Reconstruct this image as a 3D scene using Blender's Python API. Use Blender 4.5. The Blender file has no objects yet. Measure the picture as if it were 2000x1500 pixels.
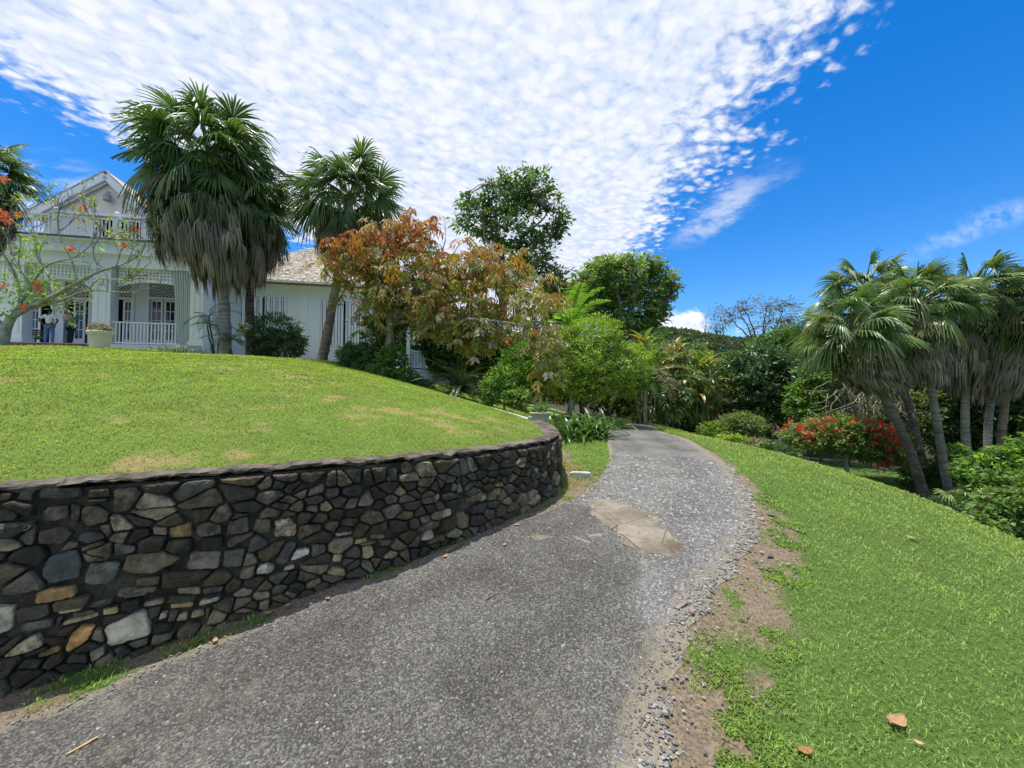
import bpy, bmesh, math
import numpy as np
from mathutils import Vector, Matrix, noise as mnoise

# ------------------------------------------------------------------ camera, sky, sun, exposure
SC = bpy.context.scene
COL = SC.collection
F = 780.0                                   # focal length in photo pixels (2000 wide)
EYE = 1.65
PITCH = math.atan(25 / F)
SUN_EL, SUN_AZ = math.radians(80), math.radians(-62)   # azimuth measured from +Y towards +X
EXPOSURE = 0.48
SKY_STRENGTH = 0.15
SUN_STRENGTH = 4.3

cam_d = bpy.data.cameras.new('camera')
cam = bpy.data.objects.new('camera', cam_d)
COL.objects.link(cam)
cam_d.sensor_width = 36
cam_d.lens = 36 * F / 2000
cam_d.clip_start = 0.05
cam_d.clip_end = 5000
cam.location = (0, 0, EYE)
cam.rotation_euler = (math.pi / 2 + PITCH, 0, 0)
SC.camera = cam
SC.view_settings.view_transform = 'Standard'
SC.view_settings.look = 'None'
SC.view_settings.exposure = EXPOSURE
SC.view_settings.gamma = 1
SC.render.engine = 'CYCLES'
SC.cycles.max_bounces = 6
SC.cycles.transparent_max_bounces = 6
SC.cycles.use_denoising = True
SC.cycles.denoiser = 'OPENIMAGEDENOISE'
SC.cycles.denoising_input_passes = 'RGB_ALBEDO_NORMAL'
SC.cycles.denoising_prefilter = 'ACCURATE'

sun_d = bpy.data.lights.new('sun', 'SUN')
sun_d.energy = SUN_STRENGTH
sun_d.angle = math.radians(0.53)
sun_d.color = (1.0, 0.955, 0.88)
sun = bpy.data.objects.new('sun', sun_d)
COL.objects.link(sun)
sdir = Vector((math.sin(SUN_AZ) * math.cos(SUN_EL), math.cos(SUN_AZ) * math.cos(SUN_EL), math.sin(SUN_EL)))
sun.rotation_euler = (-sdir).to_track_quat('-Z', 'Y').to_euler()
sun.location = sdir * 60


class NT:
    """tiny node-tree helper"""
    def __init__(self, nt):
        self.nt = nt
    def n(self, typ, **kw):
        nd = self.nt.nodes.new(typ)
        for k, v in kw.items():
            setattr(nd, k, v)
        return nd
    def put(self, sock, v):
        if isinstance(v, bpy.types.NodeSocket):
            self.nt.links.new(v, sock)
        elif v is not None:
            if isinstance(v, (tuple, list)) and sock.type == 'RGBA' and len(v) == 3:
                v = (*v, 1)
            sock.default_value = v
    def m(self, op, a, b=None, c=None, clamp=False):
        nd = self.n('ShaderNodeMath', operation=op, use_clamp=clamp)
        for i, v in enumerate((a, b, c)):
            if v is not None:
                self.put(nd.inputs[i], v)
        return nd.outputs[0]
    def ss(self, x, lo, hi, a=0.0, b=1.0):
        nd = self.n('ShaderNodeMapRange', interpolation_type='SMOOTHSTEP')
        for i, v in enumerate((x, lo, hi, a, b)):
            self.put(nd.inputs[i], v)
        return nd.outputs[0]
    def xyz(self, x, y, z):
        nd = self.n('ShaderNodeCombineXYZ')
        for i, v in enumerate((x, y, z)):
            self.put(nd.inputs[i], v)
        return nd.outputs[0]
    def noise(self, vec, scale, detail=3, rough=.5, out=0, dist=0.0, lac=2.0):
        nd = self.n('ShaderNodeTexNoise')
        self.put(nd.inputs['Vector'], vec)
        nd.inputs['Scale'].default_value = scale
        nd.inputs['Detail'].default_value = detail
        nd.inputs['Roughness'].default_value = rough
        nd.inputs['Distortion'].default_value = dist
        nd.inputs['Lacunarity'].default_value = lac
        return nd.outputs[out]
    def voro(self, vec, scale, feature='F1', out=0, rnd=1.0):
        nd = self.n('ShaderNodeTexVoronoi', feature=feature)
        self.put(nd.inputs['Vector'], vec)
        nd.inputs['Scale'].default_value = scale
        nd.inputs['Randomness'].default_value = rnd
        return nd.outputs[out]
    def mix(self, f, a, b, mode='MIX'):
        nd = self.n('ShaderNodeMix', data_type='RGBA', blend_type=mode)
        self.put(nd.inputs[0], f)
        self.put(nd.inputs[6], a)
        self.put(nd.inputs[7], b)
        return nd.outputs[2]
    def bump(self, h, strength=.5, dist=.02):
        nd = self.n('ShaderNodeBump')
        nd.inputs['Strength'].default_value = strength
        nd.inputs['Distance'].default_value = dist
        self.put(nd.inputs['Height'], h)
        return nd.outputs[0]


def build_world():
    w = bpy.data.worlds.new('World')
    SC.world = w
    w.use_nodes = True
    w.node_tree.nodes.clear()
    T = NT(w.node_tree)
    sky = T.n('ShaderNodeTexSky', sky_type='NISHITA', sun_disc=False)
    sky.sun_elevation = SUN_EL
    sky.sun_rotation = SUN_AZ
    sky.altitude = 200
    sky.air_density = 1.0
    sky.dust_density = 0.3
    sky.ozone_density = 4.0
    hs = T.n('ShaderNodeHueSaturation')
    hs.inputs['Hue'].default_value = 0.506
    hs.inputs['Saturation'].default_value = 1.4
    hs.inputs['Value'].default_value = .94
    T.put(hs.inputs['Color'], sky.outputs[0])
    tc = T.n('ShaderNodeTexCoord')
    sep = T.n('ShaderNodeSeparateXYZ')
    T.put(sep.inputs[0], tc.outputs['Generated'])
    x, y, z = sep.outputs
    zc = T.m('MAXIMUM', z, 0.03)
    X = T.m('DIVIDE', x, zc)
    Y = T.m('DIVIDE', y, zc)
    p = T.xyz(X, Y, 0.0)
    warp = T.m('SUBTRACT', T.noise(p, 2.2, 4, .6), .5)
    warp2 = T.m('SUBTRACT', T.noise(p, 7, 4, .65), .5)
    # right-hand border of the cloud sheet, almost straight in the plane of the cloud
    edge = T.m('ADD', T.m('MULTIPLY', Y, -0.04), X)
    edge = T.m('ADD', edge, T.m('ADD', T.m('MULTIPLY', warp, .42), T.m('MULTIPLY', warp2, .25)))
    right = T.ss(edge, 0.45, 1.12, 1.0, 0.0)
    ledge = T.m('ADD', X, T.m('ADD', T.m('MULTIPLY', warp, .5), T.m('MULTIPLY', warp2, .3)))
    ledge = T.m('SUBTRACT', ledge, T.m('MULTIPLY', T.m('SUBTRACT', Y, 1.2), .15))
    left = T.ss(ledge, -1.85, -1.28)
    sheet = T.m('MULTIPLY', right, left)
    # far left wisps
    wis = T.m('MULTIPLY', T.ss(T.noise(T.xyz(T.m('MULTIPLY', X, 1.2), T.m('MULTIPLY', Y, 3.0), 4.0), 1.6, 5, .6), .42, .66), T.ss(X, -1.75, -2.0))
    wis = T.m('MULTIPLY', wis, T.ss(Y, 1.45, 1.75))
    # mackerel cells, slightly stretched and rotated
    c, s = math.cos(.6), math.sin(.6)
    U = T.m('ADD', T.m('MULTIPLY', X, c), T.m('MULTIPLY', Y, s))
    V = T.m('SUBTRACT', T.m('MULTIPLY', Y, c), T.m('MULTIPLY', X, s))
    q = T.xyz(T.m('ADD', T.m('MULTIPLY', U, .88), T.m('MULTIPLY', warp, .3)), T.m('ADD', V, T.m('MULTIPLY', warp2, .08)), 0.0)
    vor = T.n('ShaderNodeTexVoronoi', feature='SMOOTH_F1')
    T.put(vor.inputs['Vector'], T.xyz(T.m('ADD', T.m('MULTIPLY', U, .85), T.m('MULTIPLY', T.m('SUBTRACT', T.noise(p, 14, 2), .5), .05)), T.m('ADD', V, T.m('MULTIPLY', T.m('SUBTRACT', T.noise(p, 11, 2), .5), .06)), 0.0))
    vor.inputs['Scale'].default_value = 20
    vor.inputs['Smoothness'].default_value = .6
    puff = T.ss(vor.outputs['Distance'], .72, .12)
    cells = T.m('ADD', T.m('MULTIPLY', T.noise(q, 29, 4, .58), .72), T.m('MULTIPLY', puff, .30))
    mid = T.noise(q, 5.5, 4, .6)
    dens = T.m('ADD', T.m('MULTIPLY', cells, 1.25), T.m('MULTIPLY', mid, .6))
    bias = T.m('SUBTRACT', T.m('MULTIPLY', sheet, 1.12), 1.22)
    dens = T.m('ADD', dens, bias)
    alpha = T.ss(dens, -.02, .66)
    alpha = T.m('MULTIPLY', alpha, T.ss(sheet, 0.0, .12))
    tail = T.m('MULTIPLY', T.ss(T.m('ABSOLUTE', T.m('SUBTRACT', T.m('ADD', X, T.m('MULTIPLY', warp2, .3)), 1.13)), .17, .02), T.m('MULTIPLY', T.ss(Y, 1.6, 2.0), T.ss(Y, 2.75, 2.3)))
    alpha = T.m('MAXIMUM', alpha, T.m('MULTIPLY', T.m('MULTIPLY', tail, .6), T.ss(mid, .3, .6)))
    # thin tail of haze under the sheet's lower right corner
    alpha = T.m('MAXIMUM', alpha, T.m('MULTIPLY', wis, .8))
    alpha = T.m('MULTIPLY', alpha, T.ss(z, 0.04, .16))
    # cumulus low over the hill, in bearing / slope coordinates
    yc = T.m('MAXIMUM', y, 0.05)
    A = T.m('DIVIDE', x, yc)
    E = T.m('DIVIDE', z, yc)
    ae = T.xyz(A, T.m('MULTIPLY', E, 1.3), 2.0)
    cn = T.noise(ae, 9, 6, .55)
    d1 = T.m('MULTIPLY', T.m('SUBTRACT', A, .43), 6.5)
    d2 = T.m('MULTIPLY', T.m('SUBTRACT', E, .12), 10.0)
    ell = T.m('SUBTRACT', 1.0, T.m('ADD', T.m('MULTIPLY', d1, d1), T.m('MULTIPLY', d2, d2)))
    cum = T.ss(T.m('ADD', ell, T.m('MULTIPLY', T.m('SUBTRACT', cn, .5), 3.2)), .05, .55)
    cum = T.m('MULTIPLY', cum, T.ss(y, .1, .2))
    # cirrus streak on the right
    line = T.m('SUBTRACT', E, T.m('ADD', .352, T.m('MULTIPLY', T.m('SUBTRACT', A, .99), .40)))
    line = T.m('ADD', line, T.m('MULTIPLY', T.m('SUBTRACT', T.noise(ae, 7, 4, .6), .5), .09))
    cir = T.m('MULTIPLY', T.ss(T.m('ABSOLUTE', line), .045, .0), T.ss(A, .9, 1.15))
    cir = T.m('MULTIPLY', cir, T.ss(T.noise(ae, 26, 4, .6), .3, .7))
    cir = T.m('MULTIPLY', T.m('MULTIPLY', cir, .32), T.ss(y, .1, .2))
    k = 1 / SKY_STRENGTH
    shade = T.ss(T.m('ADD', T.m('MULTIPLY', cells, .7), T.m('MULTIPLY', mid, .5)), .38, .78)
    ccol = T.mix(shade, (0.47 * k, 0.55 * k, 0.70 * k), (0.68 * k, 0.70 * k, 0.745 * k))
    col = T.mix(alpha, hs.outputs[0], ccol)
    ccol2 = T.mix(T.ss(cn, .35, .65), (0.55 * k, 0.62 * k, 0.75 * k), (0.80 * k, 0.82 * k, 0.85 * k))
    col = T.mix(cum, col, ccol2)
    col = T.mix(cir, col, (0.7 * k, 0.76 * k, 0.85 * k))
    bg = T.n('ShaderNodeBackground')
    bg.inputs['Strength'].default_value = SKY_STRENGTH
    T.put(bg.inputs['Color'], col)
    out = T.n('ShaderNodeOutputWorld')
    T.put(out.inputs[0], bg.outputs[0])

build_world()

# ------------------------------------------------------------------ helpers
R0 = np.random.RandomState
RT, UPV, FW = np.array([1., 0, 0]), np.array([0, -math.sin(PITCH), math.cos(PITCH)]), np.array([0, math.cos(PITCH), math.sin(PITCH)])

def ray(u, v):
    r = FW + (u - 1000) / F * RT - (v - 750) / F * UPV
    return r / r[1]

def P(u, v, d):
    """the point seen at photo pixel (u, v) at d metres in front of the lens"""
    return ray(u, v) * d + np.array([0, 0, EYE])

def lin(r, g, b, k=1.0):
    f = lambda c: ((c / 255 + .055) / 1.055) ** 2.4 if c > 10 else c / 255 / 12.92
    return np.array([f(r) * k, f(g) * k, f(b) * k])

def unit(a):
    return a / np.maximum(np.linalg.norm(a, axis=-1, keepdims=True), 1e-9)

def vnoise(x, y, seed=0):
    """smooth value noise on arrays"""
    x = np.asarray(x, float); y = np.asarray(y, float)
    xi, yi = np.floor(x), np.floor(y)
    fx, fy = x - xi, y - yi
    fx, fy = fx * fx * (3 - 2 * fx), fy * fy * (3 - 2 * fy)
    def h(a, b):
        q = np.sin(a * 127.1 + b * 311.7 + seed * 74.7) * 43758.5453
        return q - np.floor(q)
    return (h(xi, yi) * (1 - fx) + h(xi + 1, yi) * fx) * (1 - fy) + (h(xi, yi + 1) * (1 - fx) + h(xi + 1, yi + 1) * fx) * fy

def fbm(x, y, seed=0, oct=4):
    x = np.asarray(x, float); y = np.asarray(y, float)
    t, a, n = 0, .5, 0
    for i in range(oct):
        t = t + a * vnoise(x * 2 ** i, y * 2 ** i, seed + i); n += a; a *= .5
    return t / n

def inside(px, py, poly):
    px = np.asarray(px, float); py = np.asarray(py, float)
    c = np.zeros(px.shape, bool)
    q = np.asarray(poly, float)
    for i in range(len(q)):
        x1, y1 = q[i]; x2, y2 = q[i - 1]
        c ^= ((y1 > py) != (y2 > py)) & (px < (x2 - x1) * (py - y1) / (y2 - y1 + 1e-12) + x1)
    return c

def spline(pts, n):
    """Catmull-Rom through points, n samples"""
    p = np.asarray(pts, float)
    p = np.vstack([2 * p[0] - p[1], p, 2 * p[-1] - p[-2]])
    k = len(p) - 3
    t = np.linspace(0, k - 1e-9, n)
    i = t.astype(int); f = (t - i)[:, None]
    a, b, c, d = p[i], p[i + 1], p[i + 2], p[i + 3]
    return .5 * (2 * b + (c - a) * f + (2 * a - 5 * b + 4 * c - d) * f ** 2 + (3 * b - a - 3 * c + d) * f ** 3)


class MB:
    """collects geometry for one mesh object; optional per-vertex colour"""
    def __init__(s):
        s.v, s.q, s.t, s.c, s.n = [], [], [], [], 0
        s.poly = []
    def add(s, v, q=None, t=None, c=None, poly=None):
        v = np.asarray(v, float).reshape(-1, 3)
        if q is not None and len(q):
            s.q.append(np.asarray(q, int).reshape(-1, 4) + s.n)
        if t is not None and len(t):
            s.t.append(np.asarray(t, int).reshape(-1, 3) + s.n)
        if poly is not None:
            s.poly += [[i + s.n for i in f] for f in poly]
        cc = np.ones((len(v), 3)) * (np.asarray(c, float) if c is not None else 1.0)
        s.v.append(v); s.c.append(cc); s.n += len(v)
        return s
    def box(s, lo, hi, c=None, M=None):
        x0, y0, z0 = lo; x1, y1, z1 = hi
        v = np.array([[x0, y0, z0], [x1, y0, z0], [x1, y1, z0], [x0, y1, z0], [x0, y0, z1], [x1, y0, z1], [x1, y1, z1], [x0, y1, z1]])
        if M is not None:
            v = v @ np.asarray(M)[:3, :3].T + np.asarray(M)[:3, 3]
        return s.add(v, [[0, 3, 2, 1], [4, 5, 6, 7], [0, 1, 5, 4], [1, 2, 6, 5], [2, 3, 7, 6], [3, 0, 4, 7]], c=c)
    def bar(s, a, b, w, h=None, c=None, up=(0, 0, 1)):
        """a square bar between two points"""
        a, b = np.asarray(a, float), np.asarray(b, float)
        h = w if h is None else h
        d = unit(b - a); up = np.asarray(up, float)
        if abs(d @ up) > .98:
            up = np.array([0, 1., 0])
        sd = unit(np.cross(d, up)); u2 = np.cross(sd, d)
        o = [(-1, -1), (1, -1), (1, 1), (-1, 1)]
        v = [a + sd * i * w / 2 + u2 * j * h / 2 for i, j in o] + [b + sd * i * w / 2 + u2 * j * h / 2 for i, j in o]
        return s.add(v, [[3, 2, 1, 0], [4, 5, 6, 7], [0, 1, 5, 4], [1, 2, 6, 5], [2, 3, 7, 6], [3, 0, 4, 7]], c=c)
    def tube(s, pts, rad, n=6, c=None, jit=0, rng=None):
        p = np.asarray(pts, float); k = len(p)
        r = np.ones(k) * np.asarray(rad, float)
        t = unit(np.gradient(p, axis=0))
        ref = np.array([0, 0, 1.]) if abs(t[0][2]) < .9 else np.array([1., 0, 0])
        a = unit(np.cross(t, ref)); b = np.cross(t, a)
        th = np.linspace(0, 2 * np.pi, n, endpoint=False)
        rr = r[:, None] * (1 + (jit * (rng.rand(k, n) - .5) if jit else 0))
        v = p[:, None] + (a[:, None] * np.cos(th)[None, :, None] + b[:, None] * np.sin(th)[None, :, None]) * rr[..., None]
        i, j = np.meshgrid(np.arange(k - 1), np.arange(n), indexing='ij')
        q = np.stack([i * n + j, i * n + (j + 1) % n, (i + 1) * n + (j + 1) % n, (i + 1) * n + j], -1).reshape(-1, 4)
        v = np.vstack([v.reshape(-1, 3), p[-1] + t[-1] * r[-1] * .5, p[0]])
        tr = [[(k - 1) * n + j, (k - 1) * n + (j + 1) % n, k * n] for j in range(n)] + [[(j + 1) % n, j, k * n + 1] for j in range(n)]
        return s.add(v, q, tr, c=c)
    def lathe(s, prof, n=24, c=None, at=(0, 0, 0)):
        pr = np.asarray(prof, float); k = len(pr)
        th = np.linspace(0, 2 * np.pi, n, endpoint=False)
        v = np.stack([pr[:, 0, None] * np.cos(th), pr[:, 0, None] * np.sin(th), np.repeat(pr[:, 1, None], n, 1)], -1).reshape(-1, 3) + np.asarray(at)
        i, j = np.meshgrid(np.arange(k - 1), np.arange(n), indexing='ij')
        q = np.stack([i * n + j, i * n + (j + 1) % n, (i + 1) * n + (j + 1) % n, (i + 1) * n + j], -1).reshape(-1, 4)
        return s.add(v, q, c=c)
    def kites(s, p, d, nrm, ln, wd, c, bend=0.0, droop=0.0, at=.45):
        """leaf-shaped quads: base, side, tip, side"""
        p = np.asarray(p, float); n = len(p)
        d = unit(np.asarray(d, float)); nrm = np.asarray(nrm, float)
        sd = unit(np.cross(d, nrm)); up = np.cross(sd, d)
        ln = (np.ones(n) * ln)[:, None]; wd = (np.ones(n) * wd)[:, None]
        be = (np.ones(n) * bend)[:, None]
        mid = p + d * ln * at + up * ln * be
        tip = p + d * ln - np.array([0, 0, 1.]) * ln * droop
        v = np.stack([p, mid + sd * wd / 2, tip, mid - sd * wd / 2], 1).reshape(-1, 3)
        q = np.arange(n * 4).reshape(-1, 4)
        cc = np.repeat(np.ones((n, 3)) * np.asarray(c, float), 4, 0)
        return s.add(v, q, c=cc)
    def build(s, name, mat, parent=None, smooth=False, loc=None):
        V = np.vstack(s.v) if s.v else np.zeros((0, 3))
        C = np.vstack(s.c) if s.c else np.zeros((0, 3))
        if loc is not None:
            V = V - np.asarray(loc)
        Q = np.vstack(s.q) if s.q else np.zeros((0, 4), int)
        T_ = np.vstack(s.t) if s.t else np.zeros((0, 3), int)
        me = bpy.data.meshes.new(name)
        tot = np.concatenate([np.full(len(Q), 4), np.full(len(T_), 3), np.array([len(f) for f in s.poly], int)]).astype(np.int32)
        idx = np.concatenate([Q.ravel(), T_.ravel(), np.array([i for f in s.poly for i in f], int)]).astype(np.int32)
        me.vertices.add(len(V)); me.loops.add(len(idx)); me.polygons.add(len(tot))
        me.vertices.foreach_set('co', V.astype(np.float32).ravel())
        me.loops.foreach_set('vertex_index', idx)
        me.polygons.foreach_set('loop_start', np.concatenate([[0], np.cumsum(tot)[:-1]]).astype(np.int32))
        me.polygons.foreach_set('use_smooth', np.full(len(tot), bool(smooth)))
        at = me.color_attributes.new('Col', 'FLOAT_COLOR', 'POINT')
        at.data.foreach_set('color', np.hstack([C, np.ones((len(C), 1))]).astype(np.float32).ravel())
        me.update(calc_edges=True)
        me.validate()
        o = bpy.data.objects.new(name, me)
        COL.objects.link(o)
        if mat is not None:
            me.materials.append(mat)
        if loc is not None and parent is None:
            o.location = tuple(loc)
        if parent is not None:
            o.parent = parent
        return o


def tag(o, label, cat, group=None, kind=None):
    if label: o['label'] = label
    if cat: o['category'] = cat
    if group: o['group'] = group
    if kind: o['kind'] = kind
    return o

def thing(name, label, cat, loc=(0, 0, 0), rz=0, group=None):
    o = bpy.data.objects.new(name, None)
    COL.objects.link(o)
    o.empty_display_size = .2
    o.location = tuple(float(a) for a in loc)
    o.rotation_euler = (0, 0, rz)
    return tag(o, label, cat, group)

# ------------------------------------------------------------------ materials
def mat(name, fn):
    m = bpy.data.materials.new(name)
    m.use_nodes = True
    m.node_tree.nodes.clear()
    T = NT(m.node_tree)
    out = T.n('ShaderNodeOutputMaterial')
    T.put(out.inputs[0], fn(T))
    return m

def principled(T, col, rough=.7, spec=.3, normal=None, **kw):
    b = T.n('ShaderNodeBsdfPrincipled')
    T.put(b.inputs['Base Color'], col)
    T.put(b.inputs['Roughness'], rough)
    T.put(b.inputs['Specular IOR Level'], spec)
    if normal is not None:
        T.put(b.inputs['Normal'], normal)
    for k, v in kw.items():
        T.put(b.inputs[k], v)
    return b.outputs[0]

def attr(T, name='Col'):
    return T.n('ShaderNodeAttribute', attribute_name=name).outputs['Color']

def obj_co(T):
    return T.n('ShaderNodeTexCoord').outputs['Object']

def leaf_mat(name, rough=.42, spec=.5, trans=.32, k=1.0):
    def f(T):
        c = attr(T)
        if k != 1.0:
            c = T.mix(1.0, c, (k, k, k * .95), 'MULTIPLY')
        a = principled(T, c, rough, spec)
        t = T.n('ShaderNodeBsdfTranslucent')
        T.put(t.inputs[0], T.mix(1.0, c, (1.25, 1.2, .55), 'MULTIPLY'))
        mx = T.n('ShaderNodeMixShader')
        mx.inputs[0].default_value = trans
        T.put(mx.inputs[1], a); T.put(mx.inputs[2], t.outputs[0])
        return mx.outputs[0]
    return mat(name, f)

def simple(name, col, rough=.7, spec=.3, nscale=0, namt=.15, bscale=0, bstr=.3, bdist=.01):
    def f(T):
        co = obj_co(T)
        c = tuple(col)
        if nscale:
            n = T.noise(co, nscale, 5, .6)
            c = T.mix(n, tuple(np.array(col) * (1 - namt)), tuple(np.minimum(np.array(col) * (1 + namt), .95)))
        nm = T.bump(T.noise(co, bscale, 4, .6), bstr, bdist) if bscale else None
        return principled(T, c, rough, spec, nm)
    return mat(name, f)

def vcol(name, rough=.8, spec=.25, bscale=0, bstr=.4, bdist=.01, nscale=0, namt=.2):
    def f(T):
        co = obj_co(T)
        c = attr(T)
        if nscale:
            n = T.noise(co, nscale, 5, .65)
            c = T.mix(T.ss(n, .3, .7), T.mix(1.0, c, (1 - namt,) * 3, 'MULTIPLY'), T.mix(1.0, c, (1 + namt,) * 3, 'MULTIPLY'))
        nm = T.bump(T.noise(co, bscale, 5, .65), bstr, bdist) if bscale else None
        return principled(T, c, rough, spec, nm)
    return mat(name, f)

M = {}
M['leaf'] = leaf_mat('leaf_foliage', .48, .4, .42, 1.38)
M['gloss'] = leaf_mat('glossy_foliage', .36, .5, .32, 1.45)
M['dry'] = leaf_mat('dry_leaf', .75, .2, .15)
M['grass'] = leaf_mat('grass_blade', .55, .3, .45)
M['petal'] = leaf_mat('flower_petal', .6, .25, .35)
M['bark'] = vcol('bark', .9, .15, 9, .8, .03, 5, .35)
M['white'] = simple('white_paint', (.77, .785, .87), .55, .35, 3, .05, 30, .06, .005)
M['stucco'] = simple('stucco_wall', (.735, .755, .85), .85, .2, 1.4, .07, 45, .2, .006)
M['glass'] = simple('dark_window_glass', (.012, .018, .022), .08, .6)
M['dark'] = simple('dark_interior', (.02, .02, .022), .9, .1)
M['stones'] = vcol('wall_stone', .85, .25, 26, .75, .012, 14, .38)
M['cloth'] = vcol('cloth', .85, .2, 40, .15, .004)
M['skin'] = simple('skin', (.16, .08, .05), .5, .35)

# ------------------------------------------------------------------ terrain functions
class TPS:
    def __init__(s, pts, reg=1e-4):
        p = np.asarray(pts, float)
        s.p = p[:, :2]; n = len(p)
        K = s.k(s.p, s.p) + reg * np.eye(n)
        A = np.block([[K, np.ones((n, 1)), s.p], [np.ones((1, n)), np.zeros((1, 3))], [s.p.T, np.zeros((2, 3))]])
        s.w = np.linalg.solve(A, np.concatenate([p[:, 2], np.zeros(3)]))
    @staticmethod
    def k(a, b):
        r2 = ((a[:, None] - b[None]) ** 2).sum(-1) + 1e-12
        return .5 * r2 * np.log(r2)
    def __call__(s, x, y):
        x = np.asarray(x, float); sh = x.shape
        q = np.stack([x.ravel(), np.asarray(y, float).ravel()], 1)
        out = np.empty(len(q))
        for i in range(0, len(q), 20000):
            a = q[i:i + 20000]
            out[i:i + 20000] = s.k(a, s.p) @ s.w[:-3] + s.w[-3] + a @ s.w[-2:]
        return out.reshape(sh)

# plan of the outer face of the stone wall: (x, y)
WALL = [(-9.0, .2), (-6.2, .95), (-4.3, 1.58), (-2.86, 2.23), (-2.32, 2.56), (-1.51, 2.98), (-.67, 3.5), (.14, 4.33), (.55, 5.1), (.68, 6.1), (.70, 7.2), (.62, 8.6)]
WALL_TOP = 1.15
LOWER = [(-9, .0, -.2), (-5, 1.2, -.1), (-3, 1, -.06), (0, -2, -.1), (0, 0, -.02), (0, 2, .02), (-2.3, 2.4, .05), (-1.3, 2.8, .17), (-.5, 3.3, .31), (.3, 4.2, .41), (.9, 5.5, .47),
         (1.5, 5.1, .47), (2., 8.6, .6), (2.5, 14, .66), (2.5, 20, .6), (3, 2., 0), (3, 5, .36), (4.5, 9, .5), (6.4, 5, -.26), (6.7, 7, .0), (6.2, 10, .33), (5.4, 14.3, .55),
         (5, 2, -.15), (6, 0, -.4), (5, -4, -.3), (9.5, 11, -.95), (13, 9, -1.5), (9, 5.5, -1.15), (8.6, 14, -.6), (12, 15, -.85), (11, 18, -.7), (16, 20, -1.1), (13, 4, -2),
         (20, 12, -2), (25, 25, -1.8), (30, 5, -3), (8, 22, .2), (0, 25, .5), (-10, 20, .4), (-10, 10, .2), (0, 40, .5), (25, 40, -1.2), (-20, 40, .5), (-25, 5, 0), (-20, -10, -.3), (20, -10, -2), (0, -20, -.4), (40, 40, -2), (40, -5, -3)]
UPPER = [(-9, .2, 1.16), (-6.2, .95, 1.15), (-4.3, 1.58, 1.14), (-2.86, 2.23, 1.13), (-1.51, 2.98, 1.13), (-.67, 3.5, 1.13), (.14, 4.33, 1.12), (.6, 5.65, 1.11), (.6, 7.2, 1.08), (.5, 8.5, 1.06),
         (-6.76, 15.5, 2.92), (-4.65, 14.5, 2.39), (-2.5, 13, 1.82), (-.74, 11.5, 1.33), (.3, 9.6, 1.05),
         (-17.9, 14, 3.36), (-15.4, 15, 3.45), (-12.9, 15.5, 3.26), (-9.94, 15.5, 3.14),
         (-20, 19, 3.82), (-15.5, 20, 3.7), (-12, 21.5, 3.5), (-8, 21, 3.2), (-26, 18, 3.9), (-3.5, 18, 2.1), (-1, 17, 1.3), (1, 14, .75), (2, 11, .4), (1.9, 9.0, .3),
         (-20, 30, 4.0), (-5, 30, 2.4), (4, 25, .2), (-40, 25, 4.3), (-40, 5, 3), (-15, 5, 2.15), (-25, 8, 2.9), (-50, 40, 4.3), (-10, 45, 2.5), (-25, 0, 1.8)]
lowT, upT = TPS(LOWER), TPS(UPPER)

def H(x, y):
    """the lower ground: drive, right-hand lawn, garden below"""
    x = np.asarray(x, float); y = np.asarray(y, float)
    r = np.hypot(x, y - 8)
    w = np.clip((r - 26) / 16, 0, 1); w = w * w * (3 - 2 * w)
    z = lowT(x, y) * (1 - w) + (-1.2) * w
    return z + .018 * (fbm(x * 1.3, y * 1.3, 3) - .5) * np.clip(r, 0, 3)

def U(x, y):
    """the raised lawn behind the wall"""
    x = np.asarray(x, float); y = np.asarray(y, float)
    sd = seg_dist(x, y, wall_c[::24])
    w = np.clip((sd - .1) / 1.2, 0, 1)
    return upT(x, y) + w * (.12 * (fbm(x * .45, y * .45, 9) - .5) + .05 * (fbm(x * 1.9, y * 1.9, 5) - .5)) - .055 * np.exp(-(sd / .28) ** 2)

def hit(u, v, fn=H, far=60):
    """where the sight line of a photo pixel meets a ground function"""
    r = ray(u, v)
    t = np.concatenate([np.arange(.8, 8, .02), np.arange(8, far, .06)])
    z = EYE + r[2] * t
    g = fn(r[0] * t, t)
    k = np.argmax(z < g)
    if k == 0: k = len(t) - 1
    return np.array([r[0] * t[k], t[k], g[k]])

wall_c = spline(WALL, 700)
wall_s = np.concatenate([[0], np.cumsum(np.linalg.norm(np.diff(wall_c, axis=0), axis=1))])
WL = wall_s[-1]
def wall_at(s):
    s = np.clip(np.asarray(s, float), 0, WL)
    x, y = np.interp(s, wall_s, wall_c[:, 0]), np.interp(s, wall_s, wall_c[:, 1])
    g = np.gradient(wall_c, axis=0); g = unit(g)
    tx, ty = np.interp(s, wall_s, g[:, 0]), np.interp(s, wall_s, g[:, 1])
    return x, y, ty, -tx            # position and the normal towards the drive
_x, _y, _nx, _ny = wall_at(wall_s)
INNER = np.stack([_x - _nx * .07, _y - _ny * .07], 1)[::10]
UP_POLY = [tuple(p) for p in INNER] + [(2.2, 10.0), (5, 30), (5, 60), (-80, 60), (-80, -3), (-12, -3)]
WALL_POLY = [tuple(p) for p in wall_c[::10]] + [(2.2, 10.0), (5, 30), (5, 60), (-80, 60), (-80, -3), (-12, -3)]

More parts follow.
